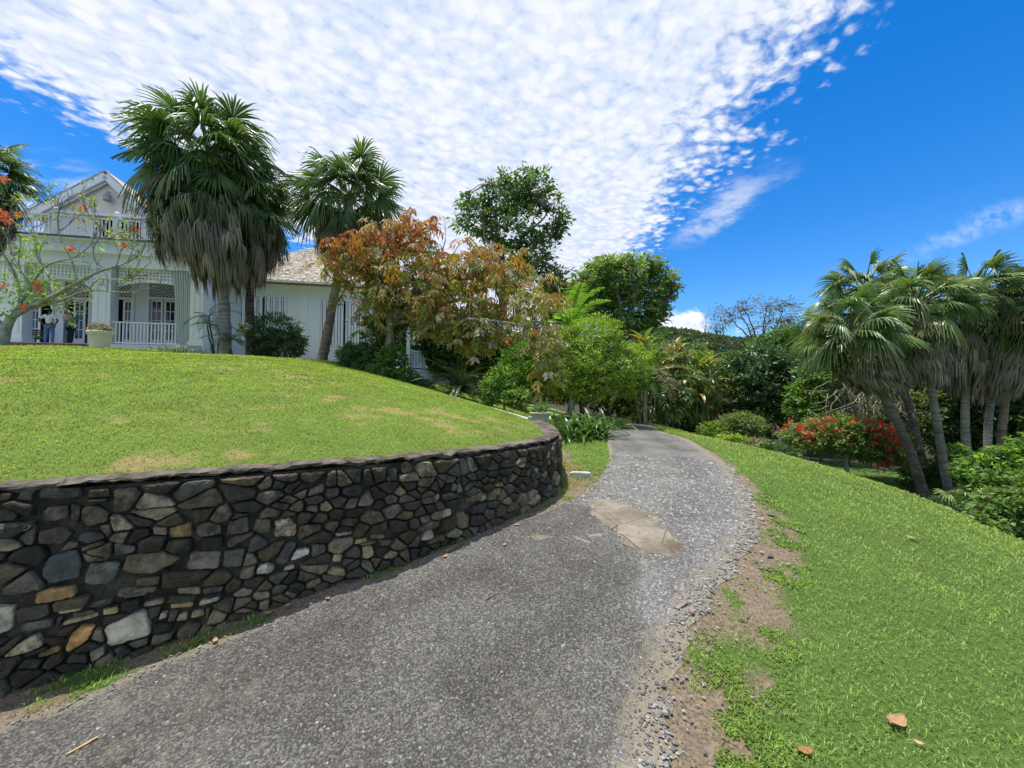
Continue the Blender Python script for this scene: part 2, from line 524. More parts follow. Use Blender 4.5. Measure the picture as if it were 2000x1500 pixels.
# outline of the drive, traced on the ground
DL = [(-420, 1640), (-150, 1495), (0, 1419), (150, 1372), (300, 1304), (450, 1243), (600, 1183), (797, 1106), (955, 1038), (1075, 992), (1135, 968), (1172, 935), (1190, 895), (1186, 868), (1176, 848)]
DR = [(1330, 1760), (1325, 1600), (1318, 1490), (1300, 1410), (1330, 1300), (1388, 1180), (1452, 1100), (1482, 1035), (1476, 985), (1446, 935), (1400, 893), (1345, 860), (1290, 843)]
dl = [hit(u, v)[:2] for u, v in DL] + [np.array([1.9, 12.4]), np.array([.9, 15.5]), np.array([-2.5, 19.])]
dr = [hit(u, v)[:2] for u, v in DR] + [np.array([4.9, 15.]), np.array([2.6, 18.5]), np.array([-2, 22.])]
dl = [np.array([-6., -1.2])] + dl
dr = [np.array([1.0, -1.5])] + dr
DLs, DRs = spline(dl, 340), spline(dr, 340)
_t = np.linspace(0, 1, 340)
DLn = .05 * np.stack([.3 * (vnoise(_t * 60, 0 * _t, 1) - .5), vnoise(_t * 70, 0 * _t, 2) - .5], 1)
DRn = .17 * np.stack([fbm(_t * 46, 0 * _t, 3) - .5, .25 * (fbm(_t * 30, 0 * _t, 4) - .5)], 1)
DRIVE_POLY = [tuple(p) for p in DLs + DLn] + [tuple(p) for p in (DRs + DRn)[::-1]]

def seg_dist(px, py, line):
    line = np.asarray(line)
    d = np.full(np.shape(px), 1e9)
    for a, b in zip(line[:-1], line[1:]):
        ab = b - a
        t = np.clip(((px - a[0]) * ab[0] + (py - a[1]) * ab[1]) / (ab @ ab + 1e-9), 0, 1)
        d = np.minimum(d, np.hypot(px - a[0] - t * ab[0], py - a[1] - t * ab[1]))
    return d

DIRT_A = [hit(u, v)[:2] for u, v in [(1310, 1500), (1360, 1300), (1430, 1150), (1500, 1060)]]
def dirt(x, y):
    """0..1: how bare the soil beside the drive is"""
    d = seg_dist(x, y, DRs[::6])
    w = np.interp(y, [0, 1.5, 2.5, 3.6, 4.6, 6, 9, 14], [.60, .52, .50, .42, .27, .14, .06, .04])
    n = fbm(x * 2.3, y * 2.3, 21) - .5
    b = 1 - np.clip((d + n * .55 * w * 2 - w * .35) / (w * .9), 0, 1)
    n2 = fbm(x * 5, y * 5, 31)
    b = b * np.clip((.78 - n2) * 4.0, 0, 1)
    dwl = seg_dist(x, y, wall_c[::14])
    strip = np.clip(1 - (dwl - .15) / .5, 0, 1) * np.clip((fbm(x * 4, y * 4, 8) - .30) * 4, 0, 1)
    fork = np.clip(1 - np.hypot((x - 1.15) / .6, (y - 5.5) / 1.0), 0, 1) * 1.4
    return np.clip(np.maximum(b, np.maximum(strip, fork)), 0, 1)

# ------------------------------------------------------------------ ground, drive, lawns
def axis(lo, hi, fine_lo, fine_hi, step, grow=1.12, smax=40):
    a = list(np.arange(fine_lo, fine_hi, step))
    s = step
    while a[-1] < hi:
        s = min(s * grow, smax); a.append(a[-1] + s)
    s = step; b = [a[0]]
    while b[-1] > lo:
        s = min(s * grow, smax); b.append(b[-1] - s)
    return np.array(b[:0:-1] + a)

def grid_mesh(name, xs, ys, fn, keep=None, colfn=None, m=None):
    X, Y = np.meshgrid(xs, ys, indexing='ij')
    Z = fn(X, Y)
    nx, ny = X.shape
    V = np.stack([X, Y, Z], -1).reshape(-1, 3)
    i, j = np.meshgrid(np.arange(nx - 1), np.arange(ny - 1), indexing='ij')
    q = np.stack([i * ny + j, (i + 1) * ny + j, (i + 1) * ny + j + 1, i * ny + j + 1], -1).reshape(-1, 4)
    if keep is not None:
        k = keep(V[:, 0], V[:, 1])
        q = q[k[q].all(1)]
        used = np.unique(q)
        mp = np.full(len(V), -1); mp[used] = np.arange(len(used))
        V = V[used]; q = mp[q]
    c = colfn(V[:, 0], V[:, 1]) if colfn else None
    return MB().add(V, q, c=c).build(name, m, smooth=True)

def lawn_mat(T, g1, g2, g3, soil1, soil2):
    co = obj_co(T)
    d = T.n('ShaderNodeSeparateColor')
    T.put(d.inputs[0], attr(T))
    n1 = T.noise(co, 1.1, 5, .6)
    n2 = T.noise(co, 34, 6, .7)
    n3 = T.noise(co, 110, 3, .7)
    g = T.mix(T.ss(n1, .3, .7), g1, g2)
    g = T.mix(T.ss(n2, .35, .7), g, g3)
    so = T.mix(T.ss(n2, .3, .7), soil1, soil2)
    so = T.mix(T.ss(T.voro(co, 55), .15, .5), so, T.mix(1.0, so, (1.7, 1.65, 1.6), 'MULTIPLY'))
    f = T.m('ADD', d.outputs[0], T.m('MULTIPLY', T.m('SUBTRACT', n3, .5), .9))
    c = T.mix(T.ss(f, .24, .52), g, so)
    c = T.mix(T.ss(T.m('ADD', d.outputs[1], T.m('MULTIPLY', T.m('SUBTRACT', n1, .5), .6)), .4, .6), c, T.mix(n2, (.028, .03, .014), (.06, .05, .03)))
    h = T.m('ADD', T.m('MULTIPLY', n2, .6), n3)
    return principled(T, c, .9, .15, T.bump(h, .8, .03))

M['ground'] = mat('lawn_soil', lambda T: lawn_mat(T, (.10, .175, .036), (.13, .21, .046), (.07, .125, .026), (.10, .076, .052), (.20, .162, .118)))
M['hill'] = mat('raised_lawn_soil', lambda T: lawn_mat(T, (.17, .24, .045), (.21, .28, .055), (.12, .18, .035), (.17, .135, .055), (.25, .20, .085)))

def rgb1(v):
    return np.stack([v, v * 0, v * 0], -1)

def ground_col(x, y):
    d = dirt(x, y)
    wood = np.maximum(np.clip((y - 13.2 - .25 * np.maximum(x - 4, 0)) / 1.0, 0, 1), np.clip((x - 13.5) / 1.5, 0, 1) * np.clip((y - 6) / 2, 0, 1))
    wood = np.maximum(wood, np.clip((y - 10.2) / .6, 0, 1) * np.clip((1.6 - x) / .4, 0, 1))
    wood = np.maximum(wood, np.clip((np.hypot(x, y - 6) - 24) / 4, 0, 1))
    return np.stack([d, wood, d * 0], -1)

ground = grid_mesh('ground', axis(-700, 700, -3.2, 6.4, .055), axis(-60, 1200, .6, 8.0, .055), H, None, ground_col, M['ground'])
tag(ground, None, None, kind='structure')

def hill_dry(x, y):
    n = fbm(x * .8, y * .8, 41) * .55 + fbm(x * 3.8, y * 5.5, 42, 5) * .62
    edge = np.clip((y - 11.5) / 3, 0, 1) * np.clip((-4.0 - x) / 3, 0, 1) * np.clip((x + 13) / 4, 0, 1)
    return np.clip((n - .575) * 3.4 + .40 * edge, 0, 1)

hill = grid_mesh('raised_lawn', axis(-70, 4.5, -4.5, 1.0, .06, 1.08, 3), axis(-3, 58, 1.2, 9.5, .06, 1.08, 3), U,
                 lambda x, y: inside(x, y, UP_POLY), lambda x, y: rgb1(hill_dry(x, y) * .8), M['hill'])
tag(hill, None, None, kind='structure')

# ---- the drive
def asph_mask(x, y):
    poly = [hit(u, v)[:2] for u, v in [(-700, 1800), (-420, 1600), (0, 1410), (450, 1235), (797, 1100), (955, 1030), (1085, 985), (1150, 992), (1200, 1032), (1250, 1085), (1256, 1128), (1240, 1185), (1275, 1240), (1312, 1310), (1250, 1420), (1180, 1600), (1100, 1900)]]
    ins = inside(x, y, poly)
    d = seg_dist(x, y, np.array(poly)[7:])
    return np.where(ins, np.clip(.5 + d / .26, 0, 1), np.clip(.5 - d / .26, 0, 1))

def drive_mat(T):
    co = obj_co(T)
    d = T.n('ShaderNodeSeparateColor')
    T.put(d.inputs[0], attr(T))
    ash, dust = d.outputs[0], d.outputs[1]
    vn = T.n('ShaderNodeTexVoronoi'); T.put(vn.inputs['Vector'], co); vn.inputs['Scale'].default_value = 62
    va = T.n('ShaderNodeTexVoronoi'); T.put(va.inputs['Vector'], co); va.inputs['Scale'].default_value = 105
    def grey(v, lo, hi, tint=(1, .98, .94)):
        s = T.n('ShaderNodeSeparateColor'); T.put(s.inputs[0], v.outputs['Color'])
        k = T.m('POWER', s.outputs[0], 2.2)
        k = T.m('ADD', T.m('MULTIPLY', k, hi - lo), lo)
        return T.mix(1.0, T.xyz(k, k, k), tint, 'MULTIPLY')
    grav = grey(vn, .12, .28, (1, .975, .93))
    asp = grey(va, .078, .25, (1, .955, .86))
    nz = T.noise(co, 1.6, 5, .6)
    nf = T.noise(co, 9, 5, .6)
    c = T.mix(T.ss(T.m('ADD', ash, T.m('MULTIPLY', T.m('SUBTRACT', nf, .5), 1.3)), .25, .75), grav, asp)
    c = T.mix(T.m('MULTIPLY', T.ss(nz, .35, .72), .75), c, T.mix(1.0, c, (.52, .5, .48), 'MULTIPLY'))
    tr = T.m('MAXIMUM', T.ss(T.m('ABSOLUTE', T.m('SUBTRACT', d.outputs[2], .27)), .15, .02), T.ss(T.m('ABSOLUTE', T.m('SUBTRACT', d.outputs[2], .68)), .15, .02))
    tr = T.m('MULTIPLY', tr, T.ss(T.noise(co, 2.2, 5, .65), .3, .62))
    c = T.mix(T.m('MULTIPLY', tr, .55), c, T.mix(1.0, c, (.55, .54, .52), 'MULTIPLY'))
    mos = T.m('MULTIPLY', T.m('MULTIPLY', T.ss(T.m('ABSOLUTE', T.m('SUBTRACT', d.outputs[2], .47)), .12, .02), T.m('SUBTRACT', 1.0, ash)), T.ss(T.noise(co, 3.4, 5, .7), .50, .66))
    c = T.mix(T.m('MULTIPLY', mos, .7), c, (.20, .19, .06))
    du = T.m('ADD', dust, T.m('MULTIPLY', T.m('SUBTRACT', nf, .5), .8))
    c = T.mix(T.m('MULTIPLY', T.ss(du, .35, .75), .75), c, T.mix(T.noise(co, 70, 4, .6), (.17, .14, .095), (.32, .28, .21)))
    h = T.mix(ash, vn.outputs['Distance'], va.outputs['Distance'])
    nm = T.bump(T.m('SUBTRACT', 1.0, h), .9, .012)
    return principled(T, c, .85, .25, nm)
M['drive'] = mat('gravel_and_asphalt', drive_mat)

def build_drive():
    n = 56
    k = np.linspace(0, 1, n)
    XY = DLs[:, None] * (1 - k)[None, :, None] + DRs[:, None] * k[None, :, None]
    XY = XY + DLn[:, None] * (1 - k)[None, :, None] ** 14 + DRn[:, None] * k[None, :, None] ** 10
    x, y = XY[..., 0].ravel(), XY[..., 1].ravel()
    e = np.minimum(k, 1 - k)[None, :] * np.ones((len(DLs), 1))
    z = H(x, y) + .004 + .012 * np.clip(e.ravel() * 12, 0, 1)
    i, j = np.meshgrid(np.arange(len(DLs) - 1), np.arange(n - 1), indexing='ij')
    q = np.stack([i * n + j, i * n + j + 1, (i + 1) * n + j + 1, (i + 1) * n + j], -1).reshape(-1, 4)
    dust = np.clip(1 - np.minimum(seg_dist(x, y, DLs[::6]) / .16, seg_dist(x, y, DRs[::6]) / .42), 0, 1)
    dust = np.maximum(dust, .42 * np.clip((fbm(x * 1.9, y * 1.9, 51) - .56) * 6, 0, 1))
    kk = (k[None] * np.ones((len(DLs), 1))).ravel()
    cc = np.stack([asph_mask(x, y), dust, kk], -1)
    o = MB().add(np.stack([x, y, z], -1), q, c=cc).build('driveway', M['drive'], smooth=True)
    return tag(o, None, None, kind='structure')
build_drive()

def ground_patch(name, px, m, lift, seed, wob=.03, step=.02):
    """a thin ragged sheet of worn concrete lying in the drive"""
    p = np.array([hit(u, v)[:2] for u, v in px])
    p = spline(np.vstack([p, p[:1]]), 90)[:-1]
    lo, hi = p.min(0) - .12, p.max(0) + .12
    ok = lambda x, y: inside(x + wob * 2 * (fbm(x * 5, y * 5, seed, 5) - .5), y + wob * 2 * (fbm(x * 5, y * 5, seed + 5, 5) - .5), p)
    def fz(x, y):
        e = np.clip(seg_dist(x, y, np.vstack([p, p[:1]])) / .10, 0, 1)
        return H(x, y) + .015 + lift * e * (.55 + .9 * fbm(x * 9, y * 9, seed + 9, 4))
    o = grid_mesh(name, np.arange(lo[0], hi[0], step), np.arange(lo[1], hi[1], step), fz, ok, None, m)
    return tag(o, None, None, kind='structure')

def concrete_mat(T):
    co = obj_co(T)
    n1, n2 = T.noise(co, 2.5, 6, .65), T.noise(co, 30, 5, .7)
    st = T.noise(T.xyz(T.m('MULTIPLY', T.n('ShaderNodeSeparateXYZ').outputs[0], 1.0), 0.0, 0.0), 3, 2)
    c = T.mix(T.ss(n1, .3, .7), (.14, .118, .088), (.29, .26, .205))
    c = T.mix(T.ss(n2, .52, .72), c, (.13, .105, .075))
    c = T.mix(T.ss(T.noise(co, 1.3, 4, .6), .50, .68), c, T.mix(1.0, c, (.6, .54, .46), 'MULTIPLY'))
    c = T.mix(T.ss(T.voro(co, 2.3, 'DISTANCE_TO_EDGE'), .010, .002), c, (.07, .06, .045))
    return principled(T, c, .9, .2, T.bump(n2, .6, .02))
M['concrete'] = mat('weathered_concrete', concrete_mat)
ground_patch('concrete_patch', [(1142, 985), (1172, 976), (1212, 984), (1254, 1000), (1290, 1026), (1322, 1052), (1338, 1084), (1310, 1092), (1272, 1090), (1232, 1072), (1196, 1048), (1166, 1014)], M['concrete'], .016, 61, .11)
ground_patch('concrete_spill', [(1030, 1052), (1060, 1048), (1085, 1052), (1064, 1058), (1046, 1060)], M['concrete'], .010, 71, .05)
ground_patch('concrete_spill', [(1106, 1050), (1140, 1056), (1170, 1066), (1140, 1066)], M['concrete'], .010, 73, .05)
ground_patch('concrete_spill', [(1140, 1048), (1172, 1043), (1186, 1050), (1160, 1054)], M['concrete'], .010, 75, .05)
#ground_patch('sandy_patch', [(690, 1380), (735, 1325), (790, 1290), (838, 1300), (812, 1336), (752, 1352)], M['concrete'], .026, 77, .05)

# ---- loose gravel
def build_gravel():
    rng = R0(3)
    n = 230000
    r = 1.2 + 6.8 * rng.rand(n) ** 1.15
    a = np.radians(-66 + 132 * rng.rand(n))
    x, y = r * np.sin(a), r * np.cos(a)
    near_r = np.clip(1 - seg_dist(x, y, DRs[::8]) / .55, 0, 1)
    ins = inside(x, y, DRIVE_POLY)
    am = asph_mask(x, y)
    dw = np.clip(1 - seg_dist(x, y, DLs[::8]) / .14, 0, 1)
    patch = np.array([hit(u, v)[:2] for u, v in [(1142, 985), (1212, 984), (1290, 1026), (1338, 1084), (1272, 1090), (1196, 1048)]])
    pr = np.where(ins, .52 - .30 * am + .25 * dw, .07 * near_r ** 2) * np.clip((8.2 - r) / 3.5, 0, 1)
    pr = np.where(inside(x, y, patch), .06 + .4 * np.clip(1 - seg_dist(x, y, np.vstack([patch, patch[:1]])) / .16, 0, 1), pr) * np.clip(.4 + 1.3 * fbm(x * 3, y * 3, 17), .2, 1)
    k = rng.rand(n) < pr
    x, y, r, am = x[k], y[k], r[k], am[k]
    n = len(x)
    sz = (.0038 + .0075 * rng.rand(n) ** 2.2) * np.maximum(1, r / 3.0) * np.where(am > .5, .85, 1.15)
    big = rng.rand(n) < .012
    sz = np.where(big, sz * 1.6, sz)
    o = np.array([[1, 0, 0], [0, 1, 0], [-1, 0, 0], [0, -1, 0], [0, 0, 1], [.7, .7, -.4]])[:5]
    th = rng.rand(n) * 6.28
    J = o[None] * (0.75 + .5 * rng.rand(n, 5, 1)) + .25 * (rng.rand(n, 5, 3) - .5)
    J[..., 2] *= (.45 + .4 * rng.rand(n))[:, None]
    J[..., 0] *= (.8 + .7 * rng.rand(n))[:, None]
    cx, sx = np.cos(th)[:, None], np.sin(th)[:, None]
    V = np.stack([J[..., 0] * cx - J[..., 1] * sx, J[..., 0] * sx + J[..., 1] * cx, J[..., 2]], -1) * sz[:, None, None]
    V += np.stack([x, y, H(x, y) + .015], -1)[:, None]
    t = np.array([[0, 1, 4], [1, 2, 4], [2, 3, 4], [3, 0, 4]])
    T_ = (np.arange(n)[:, None, None] * 5 + t[None]).reshape(-1, 3)
    g = np.where(am > .5, .07, .11) + .25 * rng.rand(n) ** 1.6
    g = np.where(rng.rand(n) < .006, .40, g)
    tint = np.array([1, .975, .92]) + (rng.rand(n, 3) - .5) * np.array([.14, .05, .2])
    C = np.repeat(np.clip(g[:, None] * tint, 0, .8), 5, 0)
    o = MB().add(V.reshape(-1, 3), t=T_, c=C).build('gravel', vcol('gravel_stone', .8, .3))
    tag(o, 'loose grey gravel chips lying over the drive and its edges', 'gravel', kind='stuff')
build_gravel()

# ---- grass blades
def blades(name, label, fn, ok, n, seed, cols, rmax, ln0, wd0, rmin=1.1, amin=-66, amax=66, power=1.6, lean=.75):
    rng = R0(seed)
    r = rmin + (rmax - rmin) * rng.rand(n) ** power
    a = np.radians(amin + (amax - amin) * rng.rand(n))
    x, y = r * np.sin(a), r * np.cos(a)
    pr = ok(x, y)
    k = rng.rand(n) < pr
    x, y, r, pr = x[k], y[k], r[k], pr[k]
    n = len(x)
    z = fn(x, y) - .004
    sc = np.maximum(1, r / 3.2)
    ln = ln0 * (.5 + .9 * rng.rand(n)) * sc ** .55
    wd = wd0 * (.7 + .6 * rng.rand(n)) * sc ** 1.0
    th = rng.rand(n) * 6.283
    le = lean * (.35 + .9 * rng.rand(n))
    d = np.stack([np.cos(th) * le, np.sin(th) * le, np.ones(n)], -1)
    nr = np.stack([-np.cos(th), -np.sin(th), le + .4], -1)
    pal = np.array(cols)
    big = fbm(x * .7, y * .7, seed + 2) * .6 + fbm(x * 3.0, y * 3.0, seed + 3) * .5
    w = np.clip(big + .45 * (rng.rand(n) - .5), 0, .999) * (len(pal) - 1)
    i = w.astype(int); f = (w - i)[:, None]
    c = (pal[i] * (1 - f) + pal[i + 1] * f) * (.55 + .8 * rng.rand(n))[:, None] * (.78 + .44 * fbm(x * 1.4, y * 1.4, seed + 9))[:, None] * (.62 + .76 * fbm(x * 8, y * 8, seed + 19, 3))[:, None]
    dryb = rng.rand(n) < .035
    c[dryb] = np.array([.36, .30, .15]) * (.7 + .5 * rng.rand(dryb.sum(), 1))
    o = MB().kites(np.stack([x, y, z], -1), d, nr, ln, wd, c, bend=.10, droop=.22).build(name, M['grass'])
    tag(o, label, 'grass', kind='stuff')

def ok_right(x, y):
    k = ~inside(x, y, DRIVE_POLY) & ~inside(x, y, WALL_POLY)
    d = dirt(x, y)
    side = np.clip((.86 - d + .9 * (fbm(x * 8, y * 8, 91) - .5)) * 1.7, 0.02, 1)
    return k * side
blades('lawn_grass', 'mown green grass on the lawn right of the drive', H, ok_right, 290000, 11,
       [(.17, .275, .055), (.24, .35, .08), (.31, .42, .105), (.25, .375, .09), (.38, .44, .13)], 17, .046, .0042)

def ok_left(x, y):
    k = inside(x, y, UP_POLY) & (np.hypot(x, y) > 2)
    return k * np.clip(1.05 - hill_dry(x, y) * .85, .12, 1)
blades('raised_lawn_grass', 'yellow green patchy grass on the raised lawn behind the stone wall', U, ok_left, 300000, 12,
       [(.29, .26, .09), (.22, .30, .065), (.28, .39, .075), (.24, .38, .07), (.35, .42, .11)], 24, .034, .0045, rmin=2.2, amin=-70, amax=10, power=1.15)

def ok_weed(x, y):
    dw = seg_dist(x, y, wall_c[::10])
    k = ~inside(x, y, DRIVE_POLY) & ~inside(x, y, WALL_POLY) & (dw < .8) & (x < 1.6)
    return k * np.clip((fbm(x * 4.2, y * 4.2, 77) - .38) * 5, 0, 1) * np.clip(1 - dw / .75, .1, 1)
blades('wall_foot_weeds', 'low mossy weeds growing along the foot of the stone wall', H, ok_weed, 160000, 13,
       [(.26, .23, .06), (.30, .33, .05), (.36, .34, .07), (.30, .22, .09)], 7.5, .026, .006, rmin=1.5, amin=-70, amax=14, power=1.2, lean=1.2)

def ok_verge(x, y):
    k = ~inside(x, y, [tuple(p) for p in np.vstack([DLs, DRs[::-1]])]) & (x > .9)
    d = dirt(x, y)
    return k * (d > .15) * np.clip((fbm(x * 4.2, y * 4.2, 61) - .47) * 9, 0, 1) * np.clip(1.4 - seg_dist(x, y, DRs[::8]) * 1.2, .2, 1) * np.clip(seg_dist(x, y, DRs[::8]) * 4, .1, 1)
blades('verge_weeds', 'creeping green weeds and grass tufts on the bare verge beside the drive', H, ok_verge, 150000, 14,
       [(.10, .20, .03), (.16, .28, .045), (.20, .33, .05), (.14, .22, .05)], 6.5, .034, .0075, rmin=1.4, amin=8, amax=45, power=1.1, lean=1.5)

# ---- the stone wall
def build_wall():
    root = thing('retaining_wall', 'curved dark rubble stone retaining wall holding up the raised lawn beside the drive', 'wall', (0, 0, 0))
    rng = R0(5)
    ss = np.linspace(0, WL, 260)
    x, y, nx, ny = wall_at(ss)
    zb = H(x + nx * .1, y + ny * .1) - .25
    # mortar core
    mb = MB()
    prof = []
    rows = 14
    for k in range(rows + 1):
        t = k / rows
        z = zb * (1 - t) + (WALL_TOP - .045) * t
        off = -.022
        prof.append(np.stack([x + nx * off, y + ny * off, z], -1))
    prof.append(np.stack([x - nx * .26, y - ny * .26, z], -1))
    prof.append(np.stack([x - nx * .26, y - ny * .26, zb], -1))
    V = np.stack(prof, 1); k = V.shape[1]
    i, j = np.meshgrid(np.arange(len(ss) - 1), np.arange(k - 1), indexing='ij')
    q = np.stack([i * k + j, (i + 1) * k + j, (i + 1) * k + j + 1, i * k + j + 1], -1).reshape(-1, 4)
    mb.add(V.reshape(-1, 3), q, c=(.030, .028, .020), poly=[[0 * k + j for j in range(k)], [(len(ss) - 1) * k + j for j in range(k)][::-1]])
    def mortar(T):
        co = obj_co(T)
        n = T.noise(co, 7, 6, .7)
        c = T.mix(T.ss(n, .35, .7), (.040, .035, .026), (.14, .12, .088))
        c = T.mix(T.ss(T.noise(co, 3.1, 5, .6), .58, .72), c, (.035, .05, .014))
        return principled(T, c, .95, .15, T.bump(T.noise(co, 40, 6, .7), .8, .02))
    mb.build('mortar', mat('mossy_mortar', mortar), root, smooth=False)
    # stones: (s, z) polygons on the unrolled face
    us = 1000 + F * np.interp(np.linspace(0, WL, 3000), wall_s, wall_c[:, 0]) / np.maximum(.3, np.interp(np.linspace(0, WL, 3000), wall_s, wall_c[:, 1]))
    sl = np.linspace(0, WL, 3000)
    vis = (np.interp(sl, wall_s, wall_c[:, 1]) > .9)
    kmax = np.argmax(np.where(vis, us, -1e9))
    sl2, us2 = sl[:kmax][vis[:kmax]], us[:kmax][vis[:kmax]]
    def sz(u, v):
        s = np.interp(u, us2, sl2)
        d = np.interp(s, wall_s, wall_c[:, 1])
        r = ray(u, v)
        return s, EYE + r[2] * d
    A = lambda c, *p: ([(px / 3.3333, 900 + py / 3.3333) for px, py in p], c)
    B = lambda c, *p: ([(500 + px / 2.857, 800 + py / 2.857) for px, py in p], c)
    known = [
        A((158, 148, 132), (720, 1080), (960, 960), (1010, 980), (1048, 1110), (1040, 1125), (745, 1222)),
        A((168, 118, 50), (480, 1235), (515, 1120), (570, 1065), (680, 1060), (640, 1160), (490, 1258)),
        A((145, 140, 125), (-40, 945), (160, 930), (160, 1100), (20, 1150), (-40, 1150)),
        A((152, 142, 114), (80, 1280), (190, 1180), (320, 1115), (360, 1200), (200, 1255)),
        A((142, 108, 58), (275, 935), (285, 840), (550, 800), (553, 880)),
        A((140, 140, 120), (410, 1000), (430, 970), (600, 940), (598, 970)),
        A((147, 132, 98), (440, 1078), (455, 1045), (705, 975), (700, 1010)),
        A((148, 134, 94), (710, 1010), (705, 960), (825, 935), (830, 990)),
        A((110, 110, 92), (835, 895), (850, 870), (1005, 845), (1000, 870)),
        A((134, 124, 104), (960, 955), (970, 915), (1125, 890), (1110, 930)),
        A((156, 127, 84), (1130, 965), (1140, 925), (1300, 903), (1308, 945)),
        A((142, 137, 112), (1312, 950), (1325, 910), (1475, 865), (1475, 900)),
        A((64, 72, 73), (300, 720), (370, 610), (540, 560), (580, 640), (570, 760), (360, 805)),
        A((87, 87, 81), (580, 800), (610, 660), (840, 640), (800, 790), (640, 815)),
        A((92, 87, 86), (770, 610), (768, 525), (930, 550), (930, 590), (800, 615)),
        A((98, 93, 87), (1240, 710), (1260, 590), (1470, 570), (1458, 705)),
        A((74, 72, 66), (1470, 695), (1480, 575), (1635, 560), (1600, 690)),
        A((158, 132, 118), (1800, 495), (1800, 385), (1900, 362), (1950, 420), (1950, 490)),
        A((128, 102, 56), (1130, 505), (1125, 430), (1275, 393), (1285, 490)),
        A((95, 88, 72), (1295, 480), (1300, 415), (1390, 388), (1475, 420), (1470, 480), (1340, 497)),
        A((80, 73, 71), (1490, 480), (1500, 390), (1640, 350), (1655, 460), (1530, 487)),
        A((80, 75, 63), (1665, 440), (1680, 370), (1780, 365), (1788, 460), (1710, 475)),
        A((152, 147, 133), (1682, 740), (1690, 690), (1770, 648), (1825, 690), (1790, 730)),
        A((142, 137, 121), (1850, 720), (1870, 690), (1945, 665), (1950, 700)),
        A((80, 75, 56), (550, 380), (560, 300), (660, 280), (745, 330), (740, 400), (600, 430)),
        A((75, 68, 59), (270, 540), (280, 450), (450, 415), (535, 460), (460, 545)),
        A((80, 72, 63), (300, 380), (330, 295), (490, 283), (490, 360), (400, 395)),
        A((70, 66, 59), (270, 245), (275, 175), (560, 165), (570, 230), (450, 250)),
        A((80, 70, 56), (585, 245), (590, 185), (750, 170), (755, 235)),
        A((72, 66, 53), (130, 250), (180, 170), (260, 180), (230, 270)),
        A((80, 70, 51), (-30, 280), (-30, 215), (115, 200), (120, 250)),
        A((60, 60, 46), (-30, 400), (0, 320), (100, 295), (180, 340), (150, 390)),
        A((62, 60, 58), (530, 520), (560, 460), (700, 455), (735, 500), (620, 540)),
        A((78, 70, 51), (910, 820), (920, 760), (1095, 740), (1095, 800)),
        A((122, 107, 77), (1180, 860), (1190, 820), (1340, 812), (1350, 870)),
        A((76, 80, 69), (180, 1090), (210, 1040), (425, 1012), (425, 1070), (250, 1110)),
        A((80, 80, 63), (610, 960), (630, 920), (790, 885), (795, 925)),
        A((127, 117, 87), (1180, 1045), (1200, 995), (1265, 975), (1260, 1035)),
        A((122, 112, 82), (1272, 1030), (1282, 980), (1370, 960), (1375, 1005)),
        A((127, 122, 107), (1065, 1040), (1085, 980), (1140, 975), (1135, 1020)),
        A((122, 97, 52), (300, 1275), (330, 1240), (460, 1190), (465, 1235), (330, 1280)),
        B((142, 137, 117), (10, 920), (30, 880), (90, 840), (135, 880), (100, 915)),
        B((152, 152, 148), (195, 850), (230, 780), (320, 765), (320, 800)),
        B((137, 122, 92), (430, 850), (440, 800), (500, 795), (490, 850)),
        B((132, 120, 88), (600, 830), (600, 760), (660, 750), (672, 810), (630, 835)),
        B((142, 127, 120), (915, 730), (940, 670), (985, 660), (998, 710), (960, 730)),
        B((122, 107, 102), (565, 540), (590, 480), (640, 445), (670, 510), (650, 540)),
        B((142, 132, 117), (1030, 610), (1045, 560), (1090, 545), (1090, 590)),
        B((117, 110, 98), (445, 710), (450, 685), (555, 672), (550, 690)),
        B((122, 107, 67), (550, 755), (560, 725), (635, 710), (635, 735)),
        B((107, 97, 67), (640, 720), (650, 695), (735, 685), (735, 720)),
        B((112, 97, 87), (288, 490), (300, 440), (395, 408), (390, 460)),
        B((76, 73, 63), (725, 400), (730, 330), (790, 320), (795, 400)),
        B((86, 76, 56), (810, 360), (810, 300), (850, 280), (880, 320), (860, 350)),
        B((128, 118, 82), (1245, 520), (1260, 470), (1285, 460), (1285, 500)),
        B((122, 112, 82), (1330, 475), (1340, 430), (1365, 430), (1350, 480)),
        B((100, 100, 100), (1115, 440), (1140, 400), (1155, 460), (1125, 470)),
    ]
    KN = []
    for px, c in known:
        poly = np.array([sz(u, v) for u, v in px])
        ar = .5 * np.sum(poly[:, 0] * np.roll(poly[:, 1], -1) - np.roll(poly[:, 0], -1) * poly[:, 1])
        if ar < 0: poly = poly[::-1]
        KN.append((poly, lin(*c)))
    # random seeds in loose courses
    zlo = lambda s: float(np.interp(s, ss, zb)) + .2
    seeds = []
    z = -.25
    while z < WALL_TOP - .03:
        h = rng.uniform(.05, .118) if z > .45 else rng.uniform(.042, .10)
        s = rng.rand() * .1
        while s < WL:
            w = h * rng.uniform(.7, 2.6) if z > .5 else h * rng.uniform(1.0, 3.4)
            if s > 4.6 + 3.0: w *= .8
            cs, cz = s + w / 2 + rng.uniform(-.02, .02), z + h / 2 + rng.uniform(-.034, .034)
            if cz > zlo(cs) - .13 and cz < WALL_TOP - .07:
                if not any(inside(np.array([cs]), np.array([cz]), p.mean(0) + (p - p.mean(0)) * 1.0)[0] for p, _ in KN if abs(p[0, 0] - cs) < .6):
                    seeds.append((cs, cz, h))
            s += w
        z += h * .93
    seeds = np.array([q for q in seeds if rng.rand() > .08])
